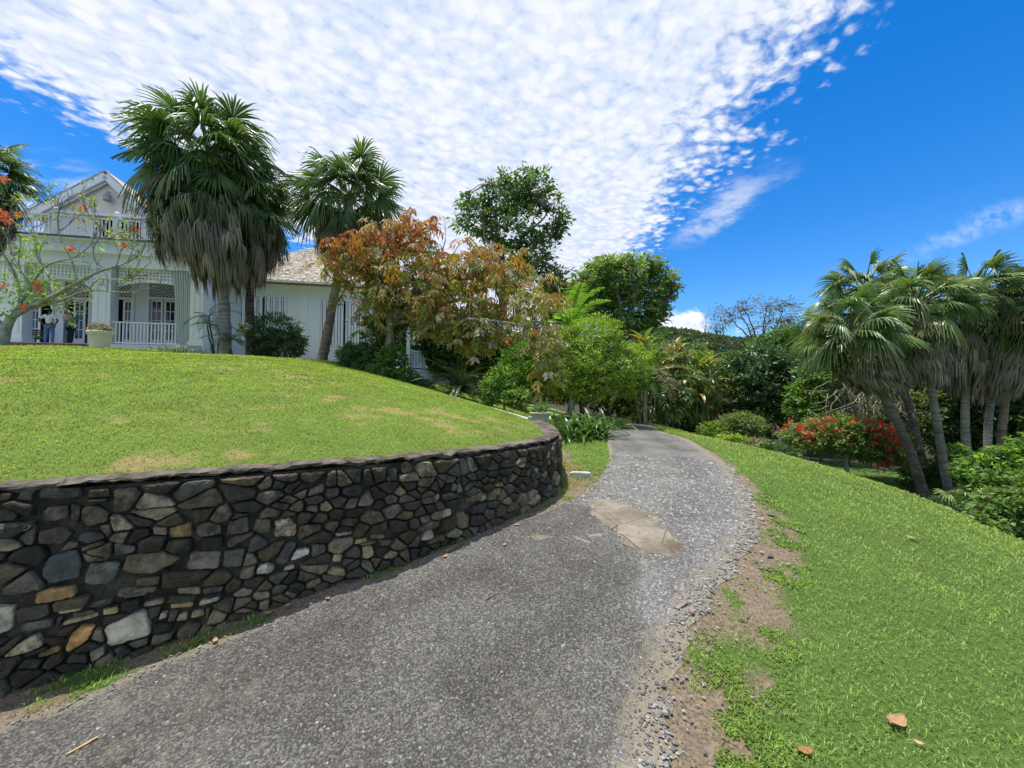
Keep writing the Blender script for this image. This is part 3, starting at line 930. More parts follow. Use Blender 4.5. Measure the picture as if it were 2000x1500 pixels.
    def clip(poly, nrm, off):
        out = []
        dd = poly @ nrm - off
        for k in range(len(poly)):
            a, b, da, db = poly[k - 1], poly[k], dd[k - 1], dd[k]
            if (da <= 0) != (db <= 0):
                out.append(a + (b - a) * da / (da - db))
            if db <= 0:
                out.append(b)
        return np.array(out)
    pal = [lin(*c) for c in [(60, 55, 46), (72, 64, 52), (50, 47, 42), (84, 76, 62), (66, 66, 60), (92, 84, 68), (78, 70, 66), (56, 52, 38), (104, 92, 70), (122, 112, 92), (70, 60, 44), (58, 58, 56)]]
    cells = []
    sxk = .62
    for k, (cs, cz, h) in enumerate(seeds):
        poly = np.array([[cs - .2, cz - .13], [cs + .2, cz - .13], [cs + .2, cz + .13], [cs - .2, cz + .13]])
        dlt = seeds[:, :2] - (cs, cz)
        near = np.where((np.abs(dlt[:, 0]) < .42) & (np.abs(dlt[:, 1]) < .28))[0]
        for m_ in near:
            if m_ == k: continue
            o2 = seeds[m_, :2]
            # bisector in a squeezed metric gives long, low stones
            nv = np.array([(o2[0] - cs) * sxk ** 2, o2[1] - cz])
            mid = np.array([(o2[0] + cs) / 2, (o2[1] + cz) / 2])
            poly = clip(poly, nv, mid @ nv)
            if len(poly) < 3: break
        if len(poly) < 3: continue
        for kp, _ in KN:
            if abs(kp[0, 0] - cs) > .8: continue
            e = np.roll(kp, -1, 0) - kp
            nn = np.stack([e[:, 1], -e[:, 0]], 1); nn = nn / np.linalg.norm(nn, axis=1, keepdims=True)
            dd = ((np.array([cs, cz]) - kp) * nn).sum(1)
            b = int(np.argmax(dd))
            if dd[b] > 0:
                poly = clip(poly, -nn[b], -(kp[b] @ nn[b]))
                if len(poly) < 3: break
        if len(poly) < 3: continue
        if len(poly): poly = clip(poly, np.array([0, 1.]), WALL_TOP - .05)
        if len(poly) < 3: continue
        cells.append((poly, pal[rng.randint(len(pal))] * rng.uniform(.6, 1.5), .80))
    for p, c in KN:
        cells.append((p, c, .97))
    sm = MB()
    for poly, c, shr in cells:
        ar = abs(.5 * np.sum(poly[:, 0] * np.roll(poly[:, 1], -1) - np.roll(poly[:, 0], -1) * poly[:, 1]))
        if ar < .0006: continue
        ctr = poly.mean(0)
        gap = rng.uniform(.003, .007) if shr > .9 else rng.uniform(.003, .009)
        sc_ = max(.4, 1 - gap / math.sqrt(ar) * 2)
        p = ctr + (poly - ctr) * sc_
        # corner cutting and resampling
        p = np.stack([p * .91 + np.roll(p, -1, 0) * .09, p * .09 + np.roll(p, -1, 0) * .91], 1).reshape(-1, 2)
        p = np.stack([p * .85 + np.roll(p, -1, 0) * .15, p * .15 + np.roll(p, -1, 0) * .85], 1).reshape(-1, 2)
        L = np.linalg.norm(np.roll(p, -1, 0) - p, axis=1); Ls = np.concatenate([[0], np.cumsum(L)])
        n = 24
        tt = np.linspace(0, Ls[-1], n, endpoint=False)
        pc = np.vstack([p, p[:1]])
        p = np.stack([np.interp(tt, Ls, pc[:, 0]), np.interp(tt, Ls, pc[:, 1])], 1)
        sz_ = math.sqrt(ar)
        p += (rng.rand(n, 2) - .5) * sz_ * .06
        hgt = rng.uniform(.022, .062) * min(1, sz_ / .10) * (.55 if shr > .9 else 1.0)
        tilt = (rng.rand(2) - .5) * (.42 if shr < .9 else .16)
        rings = []
        for f_, e_ in ((1.0, -.03), (.98, .45), (.90, .88), (.6, 1.0), (.3, 1.02)):
            pp = ctr + (p - ctr) * f_
            off = hgt * e_ + ((pp - ctr) @ tilt) * f_ * .5 + (rng.rand(n) - .5) * .12 * hgt
            if e_ < 0: off = np.full(n, -.03)
            rings.append((pp, off))
        pp = np.vstack([a for a, _ in rings] + [ctr[None]])
        off = np.concatenate([b for _, b in rings] + [[hgt * 1.02]])
        bx, by, bnx, bny = wall_at(pp[:, 0])
        V = np.stack([bx + bnx * off, by + bny * off, pp[:, 1]], -1)
        q = [[i * n + j, i * n + (j + 1) % n, (i + 1) * n + (j + 1) % n, (i + 1) * n + j] for i in range(4) for j in range(n)]
        t = [[4 * n + j, 4 * n + (j + 1) % n, 5 * n] for j in range(n)]
        col = np.clip((c * .75 + c.mean() * .25) * (2.05 if shr > .9 else 1.75) * np.array([1.06, 1.0, .87]), .014, .75)
        # dark lichen stain over the upper stones, irregular
        sm.add(V, q, t, c=col)
    def stone(T):
        co = obj_co(T)
        c = attr(T)
        z = T.n('ShaderNodeSeparateXYZ'); T.put(z.inputs[0], co)
        n = T.noise(co, 16, 6, .7)
        n2 = T.noise(co, 3.4, 5, .65)
        c = T.mix(T.ss(n, .3, .72), T.mix(1.0, c, (.62, .62, .60), 'MULTIPLY'), T.mix(1.0, c, (1.22, 1.2, 1.15), 'MULTIPLY'))
        film = T.m('ADD', T.m('MULTIPLY', z.outputs[2], .16), n2)
        film = T.m('MULTIPLY', T.ss(film, .50, .74), T.ss(n, .72, .40))
        c = T.mix(T.m('MULTIPLY', film, .78), c, (.030, .027, .020))
        c = T.mix(T.m('MULTIPLY', T.ss(T.noise(co, 11, 5, .6), .62, .72), .55), c, (.10, .105, .035))
        return principled(T, c, .88, .22, T.bump(T.noise(co, 32, 6, .68), .75, .015))
    sm.build('stonework', mat('rubble_stone', stone), root, smooth=False)
    # mortar cap
    cp = MB()
    ss2 = np.linspace(0, WL, 420)
    x, y, nx, ny = wall_at(ss2)
    w_in = np.interp(ss2, [0, WL - 3.2, WL - 2.0, WL], [.16, .18, .32, .28])
    jit = lambda a, s_: a * 1.5 * (fbm(ss2 * 13, ss2 * 0, s_, 5) - .5)
    zt = WALL_TOP + jit(.018, 4)
    pr = [(.006 + jit(.05, 1), WALL_TOP - .026 + jit(.05, 2)), (.016 + jit(.05, 1), zt - .012), (.008 + jit(.02, 3), zt), (-w_in * .5, zt + .012), (-w_in, zt + .004), (-w_in, zt - .09)]
    V = np.stack([np.stack([x + nx * a, y + ny * a, b + 0 * x], -1) for a, b in pr], 1); k = len(pr)
    i, j = np.meshgrid(np.arange(len(ss2) - 1), np.arange(k - 1), indexing='ij')
    q = np.stack([i * k + j, (i + 1) * k + j, (i + 1) * k + j + 1, i * k + j + 1], -1).reshape(-1, 4)
    cp.add(V.reshape(-1, 3), q)
    def cap(T):
        co = obj_co(T)
        n = T.noise(co, 5, 6, .7)
        c = T.mix(T.ss(n, .35, .7), (.05, .043, .032), (.20, .17, .135))
        c = T.mix(T.ss(T.noise(co, 22, 5, .7), .55, .75), c, (.05, .045, .035))
        return principled(T, c, .92, .2, T.bump(T.m('ADD', T.noise(co, 50, 5, .7), T.m('MULTIPLY', T.ss(T.voro(co, 3.2, 'DISTANCE_TO_EDGE'), .0, .02), 1.2)), .8, .015))
    cp.build('cap', mat('cap_mortar', cap), root, smooth=False)
    # drain pipe
    s0, z0 = sz(67, 1024)
    px_, py_, a_, b_ = wall_at(s0)
    pm = MB()
    ax_ = np.array([a_, b_, -.06]); ax_ = ax_ / np.linalg.norm(ax_)
    sx_ = np.cross(ax_, [0, 0, 1.]); sx_ /= np.linalg.norm(sx_); sy_ = np.cross(sx_, ax_)
    c0 = np.array([px_, py_, z0])
    def ringed(m_, prof, n=18):
        th = np.linspace(0, 2 * np.pi, n, endpoint=False)
        V = np.concatenate([c0 + ax_ * h_ + r_ * (np.cos(th)[:, None] * sx_ + np.sin(th)[:, None] * sy_) for r_, h_ in prof])
        q = [[k_ * n + j_, k_ * n + (j_ + 1) % n, (k_ + 1) * n + (j_ + 1) % n, (k_ + 1) * n + j_] for k_ in range(len(prof) - 1) for j_ in range(n)]
        m_.add(V, q)
    ringed(pm, [(.020, -.06), (.020, .046), (.019, .048), (.0165, .048), (.0155, .044), (.0155, -.03), (.001, -.03)])
    pm.build('drain_pipe', simple('pipe_plastic', (.34, .30, .21), .5, .4), root, smooth=False)
build_wall()

# ------------------------------------------------------------------ plants
def cjit(rng, n, base, var=.25):
    return np.clip(np.asarray(base) * (1 - var + 2 * var * rng.rand(n, 1)) * (1 + .14 * (rng.rand(n, 3) - .5)), .004, .9)

def pick(rng, n, pal):
    pal = np.asarray(pal, float)
    i = rng.randint(len(pal), size=n)
    j = rng.randint(len(pal), size=n); f = rng.rand(n, 1) * .5
    return pal[i] * (1 - f) + pal[j] * f

G_DARK = [(.035, .075, .022), (.048, .10, .028), (.065, .125, .034), (.042, .09, .038)]
G_MID = [(.07, .14, .03), (.095, .18, .04), (.13, .21, .045), (.08, .16, .042)]
G_BRIGHT = [(.16, .31, .04), (.21, .38, .05), (.27, .44, .06), (.18, .34, .05)]
G_YELL = [(.17, .26, .03), (.24, .33, .04), (.13, .23, .03), (.28, .34, .06)]
BARK_G = (.16, .145, .12)
BARK_D = (.075, .06, .045)
BARK_L = (.30, .28, .24)

def blob(u, v, d, ru, rv, rd=None):
    c = P(u, v, d)
    k = d / F
    return (c, np.array([ru * k, (rd if rd is not None else ru) * k, rv * k]))

def leaf_clusters(mb, rng, blobs, ncl, nl, crad, size, pal, aspect=.42, droop=.1, up=.35, shell=.55, var=.22, tips=None, flat=.7, gate=0):
    """leaf clumps spread through the outer volume of a set of ellipsoids"""
    vol = np.array([np.prod(b[1]) ** (2 / 3) for b in blobs]); w = vol / vol.sum()
    bi = rng.choice(len(blobs), size=ncl, p=w)
    C = np.array([b[0] for b in blobs])[bi]; Rr = np.array([b[1] for b in blobs])[bi]
    o = unit(rng.randn(ncl, 3))
    rad = (shell + (1 - shell) * rng.rand(ncl) ** .6)[:, None] * (1 + .16 * (rng.rand(ncl, 1) - .5))
    cc = C + o * Rr * rad
    if gate:
        k = fbm(cc[:, 0] * gate + 7, cc[:, 2] * gate + cc[:, 1] * gate * .7, 5) > .37
        cc, o = cc[k], o[k]; ncl = len(cc)
    cr = crad * (.6 + .8 * rng.rand(ncl))
    base = pick(rng, ncl, pal) * (.8 + .4 * rng.rand(ncl, 1))
    n = ncl * nl
    ci = np.repeat(np.arange(ncl), nl)
    off = unit(rng.randn(n, 3)) * rng.rand(n, 1) ** .5
    off[:, 2] *= flat
    p = cc[ci] + off * cr[ci][:, None]
    d = off * .9 + o[ci] * .5 + rng.randn(n, 3) * .35
    d[:, 2] -= droop
    nr = np.array([0, 0, up + .3]) + o[ci] * .55 + rng.randn(n, 3) * .38
    ln = size * (.6 + .8 * rng.rand(n))
    col = base[ci] * (1 - var + 2 * var * rng.rand(n, 1)) * (1 + .12 * (rng.rand(n, 3) - .5))
    if tips is not None:
        pr, tc = tips
        hi = (off[:, 2] > .15) & (rng.rand(n) < pr)
        col[hi] = pick(rng, hi.sum(), tc)
    mb.kites(p - unit(d) * ln[:, None] * .4, d, nr, ln, ln * aspect * (.8 + .4 * rng.rand(n)), np.clip(col, .003, .8), bend=.05, droop=droop * .6)
    return cc

def wig(rng, a, b, n=7, amp=.12):
    t = np.linspace(0, 1, n)[:, None]
    L = np.linalg.norm(np.asarray(b) - a)
    off = np.cumsum(rng.randn(n, 3), 0) * amp * L / n
    off -= off[0] + (off[-1] - off[0]) * t
    return np.asarray(a) * (1 - t) + np.asarray(b) * t + off

def woody(mb, rng, base, fork, cc, r0, col, nlimb=9, ntwig=60, hubs=None):
    """trunk, limbs to hub points and twigs to leaf clumps"""
    fork = np.asarray(fork, float); base = np.asarray(base, float)
    mb.tube(wig(rng, base, fork, 9, .10), np.linspace(r0 * 1.15, r0 * .75, 9), 9, c=col, jit=.14, rng=rng)
    hubs = np.asarray(hubs) if hubs is not None else cc[rng.choice(len(cc), min(nlimb, len(cc)), replace=False)]
    ends = []
    for h in hubs:
        st = fork - (fork - base) * rng.rand() * .25
        pth = wig(rng, st, h, 8, .22)
        mb.tube(pth, np.linspace(r0 * .55, r0 * .16, 8), 6, c=np.asarray(col) * rng.uniform(.85, 1.15))
        ends.append(pth)
    E = np.vstack([e[3:] for e in ends])
    for c in cc[rng.choice(len(cc), min(ntwig, len(cc)), replace=False)]:
        s_ = E[np.argmin(((E - c) ** 2).sum(1))]
        mb.tube(wig(rng, s_, c, 5, .25), np.linspace(r0 * .16, r0 * .05, 5), 4, c=col)

def broadleaf(name, label, cat, base, fork, blobs, ncl, nl, crad, size, pal, r0=.12, bark=BARK_G, seed=1, group=None, lm='leaf', nlimb=9, ntwig=50, hubs=None, parts=('trunk', 'crown'), inner=None, **kw):
    rng = R0(seed)
    base = np.asarray(base, float)
    root = thing(name, label, cat, base, group=group)
    lf = MB()
    cc = leaf_clusters(lf, rng, blobs, ncl, nl, crad, size, pal, **kw)
    if inner:
        leaf_clusters(lf, rng, [(b[0], b[1] * .72) for b in blobs], inner, nl, crad * 1.2, size * 1.25, pal, shell=.1)
    wd = MB()
    woody(wd, rng, base, fork, cc, r0, bark, nlimb, ntwig, hubs)
    wd.build(parts[0], M['bark'], root, True, loc=base)
    lf.build(parts[1], M[lm], root, loc=base)
    return root

def base_at(u, d, fn=H, dz=-.08):
    x = (u - 1000) / F * d
    return np.array([x, d, float(fn(np.array([x]), np.array([d]))[0]) + dz])

# ---- fan palms
def fan(mb, rng, hub, m, nrm, L, col, K=15, span=2.25, droop=.5, fuse=.5, tipc=None):
    """one costapalmate fan leaf; pleated segments with hanging tips"""
    m = unit(m); s = unit(np.cross(m, nrm)); n = np.cross(s, m)
    th = np.linspace(-span, span, 2 * K + 1) + rng.randn(2 * K + 1) * .02
    j = len(th)
    dj = np.cos(th)[:, None] * m + np.sin(th)[:, None] * s - n * (np.abs(np.sin(th)) * .28)[:, None]
    dj = unit(dj)
    Lj = L * (.80 + .20 * np.cos(th)) * (.9 + .2 * rng.rand(j))
    tt = np.array([.03, .28, fuse, .74, 1.0])
    r = Lj[:, None] * tt[None]
    pos = hub + dj[:, None] * r[..., None]
    dr = (droop * (.7 + .6 * rng.rand(j)))[:, None] * L * np.clip(tt - .3, 0, 1)[None] ** 2 * 1.35
    pos[..., 2] -= dr
    pos -= dj[:, None] * (dr * .35)[..., None]
    side = unit(np.cross(dj, n))
    half = np.stack([r[:, 0] * .08, r[:, 1] * .075, r[:, 2] * .066, r[:, 2] * .034, r[:, 2] * .005], 1) * (span / 2.25) * (15 / K)
    pl = n * (.028 * L)
    le = pos - side[:, None] * half[..., None] - pl
    ri = pos + side[:, None] * half[..., None] - pl
    V = np.stack([le, pos, ri], 2)              # j, 5, 3, 3
    i_, k_, e_ = np.meshgrid(np.arange(j), np.arange(4), np.arange(2), indexing='ij')
    b = i_ * 15 + k_ * 3 + e_
    q = np.stack([b, b + 1, b + 4, b + 3], -1).reshape(-1, 4)
    col = np.asarray(col)
    C = np.ones((j, 5, 3, 3)) * col * (.85 + .3 * rng.rand(j, 1, 1, 1))
    if tipc is not None:
        C[:, 4] = tipc; C[:, 3] = C[:, 3] * .6 + np.asarray(tipc) * .4
    mb.add(V.reshape(-1, 3), q, c=C.reshape(-1, 3))

def fan_palm(label, base, trunk_pts, crown, Rr, seed, nfr=46, skirt=None, group=None, r0=.16, bark=BARK_G, pal=None, e_lo=-.75, droop=.40, fl=.46):
    """trunk_pts: pixels-free world points from base to crown; skirt: (z_top, z_bottom, r_max)"""
    rng = R0(seed)
    base = np.asarray(base, float); crown = np.asarray(crown, float)
    root = thing('fan_palm', label, 'palm tree', base, group=group)
    pts = spline(np.vstack([base, *trunk_pts, crown]), 34)
    rad = r0 * np.interp(np.linspace(0, 1, 34), [0, .06, .3, 1], [1.45, 1.1, .95, .85]) * (1 + .09 * (rng.rand(34) - .5))
    tb = MB(); tb.tube(pts, rad, 12, c=bark, jit=.10, rng=rng)
    tb.build('trunk', M['palm_bark'], root, True, loc=base)
    pal = pal or [(.05, .10, .03), (.07, .13, .035), (.09, .16, .04), (.055, .11, .04)]
    fr = MB()
    ga = 2.39996
    for k in range(nfr):
        f = (k + .5) / nfr
        el = math.asin(np.clip(np.interp(f, [0, 1], [.99, e_lo]) + rng.uniform(-.08, .08), -1, 1))
        az = k * ga + rng.uniform(-.3, .3)
        out = np.array([math.cos(az) * math.cos(el), math.sin(az) * math.cos(el), math.sin(el)])
        Lp = Rr * rng.uniform(.40, .66)
        L = Rr * rng.uniform(.88, 1.12) * fl
        st = crown + np.array([0, 0, rng.uniform(-.15, .1)]) * Rr * .5
        hub = st + out * Lp + np.array([0, 0, -.10 * Lp * math.cos(el)])
        m = out + np.array([0, 0, -.32 * math.cos(el) - .03]) + rng.randn(3) * .12
        horiz = np.array([math.cos(az), math.sin(az), 0])
        nrm = np.array([0, 0, 1.]) * math.cos(el) - horiz * math.sin(el) + rng.randn(3) * .38
        c = pick(rng, 1, pal)[0] * rng.uniform(.8, 1.25)
        dead = f > .88 and rng.rand() < .5
        if dead: c = np.array([.13, .11, .06]) * rng.uniform(.7, 1.2)
        mid = (st + hub) / 2 + np.array([0, 0, .05 * Lp])
        fr.tube([st, mid, hub], [.022 * Rr ** .5, .016 * Rr ** .5, .010 * Rr ** .5], 4, c=(.10, .13, .04) if not dead else c)
        fan(fr, rng, hub, m, nrm, L, c, K=15, droop=droop * rng.uniform(.7, 1.6) + (.35 if f > .75 else 0), span=rng.uniform(1.8, 2.4), tipc=(c * .7 + np.array([.06, .05, .02])) if rng.rand() < .6 else None)
    fr.build('crown', M['gloss'], root, loc=base)
    if skirt:
        zt, zb, rm = skirt
        sk = MB()
        h = zt - zb
        zz = np.linspace(0, 1, 60)
        prof = rm * np.interp(zz, [0, .12, .3, .55, .8, 1], [.45, .86, 1.0, .95, .74, .42])
        # hanging dead fans, each a bundle of strips
        nb = int(215 * max(1, rm))
        for k in range(nb):
            q0 = .30 + .70 * rng.rand() ** .65
            fb = 1.04 - .30 * max(0, q0 - .52) / .48 + rng.uniform(-.12, .06)
            f0 = rng.rand() * max(.05, fb - .28)
            ln = min(rng.uniform(.24, .46), fb - f0)
            az = rng.rand() * 6.283
            ns = 16
            daz = (rng.rand(ns) - .5) * .52 / max(.6, rm)
            tt = np.linspace(0, 1, 5)
            ff = f0 + ln * tt[None] * (.55 + .6 * rng.rand(ns, 1))
            out_ = np.array([.62, .90, 1.0, 1.0, .985])[None] * (1 + (rng.rand(ns, 1) - .5) * .16 * tt[None])
            rr = rm * q0 * out_ * np.interp(ff, [0, .10, .25, .6, 1], [.62, .88, 1.0, .97, .88])
            st = tt[None] < .01
            a2 = az + daz[:, None] * (.35 + .65 * tt[None] ** .7)
            zc = zt - h * ff + np.where(st, .05 * h, 0)
            fz = np.clip((zc - base[2]) / (crown[2] - base[2]), 0, 1)
            ax = np.interp(zc, pts[:, 2], pts[:, 0]); ay = np.interp(zc, pts[:, 2], pts[:, 1])
            p = np.stack([ax + rr * np.cos(a2), ay + rr * np.sin(a2), zc], -1)
            tg = np.stack([-np.sin(a2), np.cos(a2), 0 * a2], -1)
            w = (.008 + .010 * rng.rand(ns))[:, None] * np.array([.6, 1, 1, .7, .15])[None] * (1 + .5 * (rm > 1.2))
            V = np.stack([p - tg * w[..., None], p + tg * w[..., None]], 2)
            i_, k_ = np.meshgrid(np.arange(ns), np.arange(4), indexing='ij')
            b = i_ * 10 + k_ * 2
            q = np.stack([b, b + 1, b + 3, b + 2], -1).reshape(-1, 4)
            g = np.clip(1.2 - f0 * 2.9 + rng.uniform(-.3, .3), 0, 1)
            c = np.array([.30, .265, .215]) * (1 - g) + np.array([.09, .13, .045]) * g
            c = c * rng.uniform(.55, 1.25)
            C = np.ones((ns, 5, 2, 3)) * c * (.75 + .5 * rng.rand(ns, 1, 1, 1))
            sk.add(V.reshape(-1, 3), q, c=C.reshape(-1, 3))
        sk.build('dead_frond_skirt', M['dry'], root, loc=base)
    return root

def palm_bark(T):
    co = obj_co(T)
    c = attr(T)
    z = T.n('ShaderNodeSeparateXYZ'); T.put(z.inputs[0], co)
    st = T.xyz(T.m('MULTIPLY', z.outputs[0], 1.0), T.m('MULTIPLY', z.outputs[1], 1.0), T.m('MULTIPLY', z.outputs[2], 7.0))
    ring = T.noise(st, 2.2, 4, .6)
    n = T.noise(co, 6, 6, .7)
    c = T.mix(T.ss(ring, .3, .7), T.mix(1.0, c, (.6, .58, .55), 'MULTIPLY'), T.mix(1.0, c, (1.3, 1.3, 1.3), 'MULTIPLY'))
    c = T.mix(T.ss(n, .56, .68), c, (.34, .34, .31))
    return principled(T, c, .92, .15, T.bump(T.m('ADD', ring, n), .8, .03))
M['palm_bark'] = mat('palm_bark', palm_bark)

# ---- feather leaves (cycads, areca, coconut-like): arching rachis with leaflets
def feather(mb, rng, st, az, el, L, col, npair=26, lw=.028, ll=.28, arch=.9, vee=.35, taper=True, rachis=.012):
    t = np.linspace(0, 1, npair)
    e = el - arch * t ** 1.3
    ds = L / (npair - 1)
    hx = np.concatenate([[0], np.cumsum(np.cos(e[:-1]) * ds)]); hz = np.concatenate([[0], np.cumsum(np.sin(e[:-1]) * ds)])
    h = np.array([math.cos(az), math.sin(az), 0]); sd = np.array([-math.sin(az), math.cos(az), 0])
    p = np.asarray(st) + hx[:, None] * h + hz[:, None] * np.array([0, 0, 1.])
    tg = np.cos(e)[:, None] * h + np.sin(e)[:, None] * np.array([0, 0, 1.])
    nr = -np.sin(e)[:, None] * h + np.cos(e)[:, None] * np.array([0, 0, 1.])
    mb.tube(p[::3], np.linspace(rachis, rachis * .25, len(p[::3])), 4, c=np.asarray(col) * np.array([1.3, 1.1, 1.]))
    lf = ll * (np.sin(np.pi * np.clip(t * .86 + .12, 0, 1)) ** .6 if taper else 1)
    for sg in (-1, 1):
        d = sd * sg + tg * .55 + nr * vee + rng.randn(npair, 3) * .07
        k = t > .06
        c = np.ones((npair, 3)) * np.asarray(col) * (.8 + .4 * rng.rand(npair, 1))
        mb.kites(p[k], d[k], nr[k] + sd * sg * -.3, (lf * (.9 + .2 * rng.rand(npair)))[k], lw, c[k], bend=.04, droop=.16, at=.4)

def feather_plant(name, label, cat, base, n, L, pal, seed, stems=0, h0=0.0, group=None, el=(.2, 1.35), part='fronds', lm='gloss', stem_c=(.2, .2, .1), spread=.1, **kw):
    rng = R0(seed)
    base = np.asarray(base, float)
    root = thing(name, label, cat, base, group=group)
    mb = MB(); sb = MB()
    tops = [base + np.array([0, 0, h0])]
    if stems:
        tops = []
        for k in range(stems):
            a = rng.rand() * 6.28; q = spread * (.3 + rng.rand())
            b0 = base + np.array([math.cos(a), math.sin(a), 0]) * q * .35
            tp = base + np.array([math.cos(a) * q, math.sin(a) * q, h0 * rng.uniform(.7, 1.05)])
            sb.tube(wig(rng, b0, tp, 6, .06), np.linspace(.05, .03, 6) * max(.6, h0 / 2), 7, c=stem_c)
            tops.append(tp)
    for k in range(n):
        st = tops[k % len(tops)]
        f = (k + .5) / n
        feather(mb, rng, st, k * 2.39996 + rng.uniform(-.3, .3), np.interp(f, [0, 1], [el[1], el[0]]) + rng.uniform(-.12, .12), L * rng.uniform(.8, 1.1), pick(rng, 1, pal)[0] * rng.uniform(.8, 1.2), **kw)
    if stems:
        sb.build('stem', M['bark'], root, True, loc=base)
    mb.build(part, M[lm], root, loc=base)
    return root

# ---- strap leaves (lilies, grasses)
def strap(mb, rng, st, az, el, L, w, col, arch=1.6, n=7):
    t = np.linspace(0, 1, n)
    e = el - arch * t ** 1.4
    ds = L / (n - 1)
    hx = np.concatenate([[0], np.cumsum(np.cos(e[:-1]) * ds)]); hz = np.concatenate([[0], np.cumsum(np.sin(e[:-1]) * ds)])
    h = np.array([math.cos(az), math.sin(az), 0]); sd = np.array([-math.sin(az), math.cos(az), 0])
    p = np.asarray(st) + hx[:, None] * h + hz[:, None] * np.array([0, 0, 1.])
    nr = -np.sin(e)[:, None] * h + np.cos(e)[:, None] * np.array([0, 0, 1.])
    ww = w * np.interp(t, [0, .15, .5, .85, 1], [.5, .9, 1, .5, .04])[:, None]
    V = np.stack([p - sd * ww / 2 + nr * ww * .18, p, p + sd * ww / 2 + nr * ww * .18], 1)
    b = (np.arange(n - 1) * 3)[:, None] + np.array([0, 1])[None]
    q = np.stack([b, b + 1, b + 4, b + 3], -1).reshape(-1, 4)
    mb.add(V.reshape(-1, 3), q, c=np.asarray(col) * rng.uniform(.8, 1.2))

def strap_plant(name, label, cat, base, n, L, w, pal, seed, spread=.2, group=None, el=(.3, 1.4), arch=1.5, lm='gloss', fn=H):
    rng = R0(seed)
    base = np.asarray(base, float)
    mb = MB()
    for k in range(n):
        a = rng.rand() * 6.283; q = spread * math.sqrt(rng.rand())
        x, y = base[0] + q * math.cos(a), base[1] + q * math.sin(a)
        z = float(fn(np.array([x]), np.array([y]))[0]) - .02
        strap(mb, rng, (x, y, z), rng.rand() * 6.283, rng.uniform(*el), L * rng.uniform(.6, 1.15), w * rng.uniform(.7, 1.2), pick(rng, 1, pal)[0], arch * rng.uniform(.7, 1.3))
    o = mb.build(name, M[lm], None, loc=base)
    return tag(o, label, cat, group)

# ---- bare branching
def grow(mb, rng, p, d, L, r, depth, col, tips, spread=.6, up=.05, n=5, kids=(2, 3), shrink=.68):
    d = unit(np.asarray(d, float))
    pts = [np.asarray(p, float)]
    for k in range(n):
        d = unit(d + rng.randn(3) * .14 + np.array([0, 0, up]))
        pts.append(pts[-1] + d * L / n)
    mb.tube(pts, np.linspace(r, r * .62, n + 1), 6 if depth > 1 else 4, c=np.asarray(col) * rng.uniform(.85, 1.15))
    if depth == 0:
        tips.append((pts[-1], d)); return
    for k in range(rng.randint(kids[0], kids[1] + 1)):
        i = rng.randint(max(1, n - 3), n + 1) if k else n
        dd = unit(d + rng.randn(3) * spread)
        grow(mb, rng, pts[i], dd, L * shrink * rng.uniform(.75, 1.2), r * .6, depth - 1, col, tips, spread, up, n, kids, shrink)

# ------------------------------------------------------------------ the house
HA = math.radians(11.9)
HO = np.array([-20.5, 20.0, 0.0])
HAX = np.array([math.cos(HA), math.sin(HA), 0]); HNX = np.array([-math.sin(HA), math.cos(HA), 0])

def hp(u, v, s=0.0):
    """pixel -> house frame (t along the front, height z) on the plane s metres behind the front"""
    r = ray(u, v); e = np.array([0, 0, EYE])
    k = ((HO - e) @ HNX + s) / (r @ HNX)
    q = e + r * k
    return float((q - HO) @ HAX), float(q[2])
ht = lambda u, s=0.0: hp(u, 700, s)[0]
hz = lambda u, v, s=0.0: hp(u, v, s)[1]

def shingle(T):
    co = obj_co(T)
    sp = T.n('ShaderNodeSeparateXYZ'); T.put(sp.inputs[0], co)
    br = T.n('ShaderNodeTexBrick')
    br.offset = .5
    T.put(br.inputs['Vector'], T.xyz(T.m('ADD', sp.outputs[0], T.m('MULTIPLY', sp.outputs[1], .0)), T.m('MULTIPLY', sp.outputs[2], 1.0), 0.0))
    br.inputs['Scale'].default_value = 1
    br.inputs['Brick Width'].default_value = .22
    br.inputs['Row Height'].default_value = .105
    br.inputs['Mortar Size'].default_value = .010
    br.inputs['Color1'].default_value = (.62, .52, .45, 1)
    br.inputs['Color2'].default_value = (.42, .33, .27, 1)
    br.inputs['Mortar'].default_value = (.12, .09, .07, 1)
    n = T.noise(co, 1.2, 5, .65)
    c = T.mix(T.ss(n, .3, .7), br.outputs[0], T.mix(1.0, br.outputs[0], (1.25, 1.22, 1.2), 'MULTIPLY'))
    return principled(T, c, .85, .2, T.bump(br.outputs['Fac'], -.6, .02))
M['shingle'] = mat('wood_shingles', shingle)
def brick(T):
    co = obj_co(T)
    br = T.n('ShaderNodeTexBrick')
    sp = T.n('ShaderNodeSeparateXYZ'); T.put(sp.inputs[0], co)
    T.put(br.inputs['Vector'], T.xyz(T.m('ADD', sp.outputs[0], sp.outputs[1]), sp.outputs[2], 0.0))
    br.inputs['Scale'].default_value = 1
    br.inputs['Brick Width'].default_value = .24
    br.inputs['Row Height'].default_value = .085
    br.inputs['Mortar Size'].default_value = .008
    br.inputs['Color1'].default_value = (.30, .10, .055, 1)
    br.inputs['Color2'].default_value = (.21, .075, .045, 1)
    br.inputs['Mortar'].default_value = (.28, .22, .17, 1)
    return principled(T, br.outputs[0], .9, .15)
M['brick'] = mat('red_brick', brick)
M['stripe'] = simple('curtain_cloth', (.60, .66, .70), .9, .1)

def curtain_mat(T):
    c = attr(T)
    return principled(T, c, .92, .1)
M['curtain'] = mat('striped_curtain', curtain_mat)

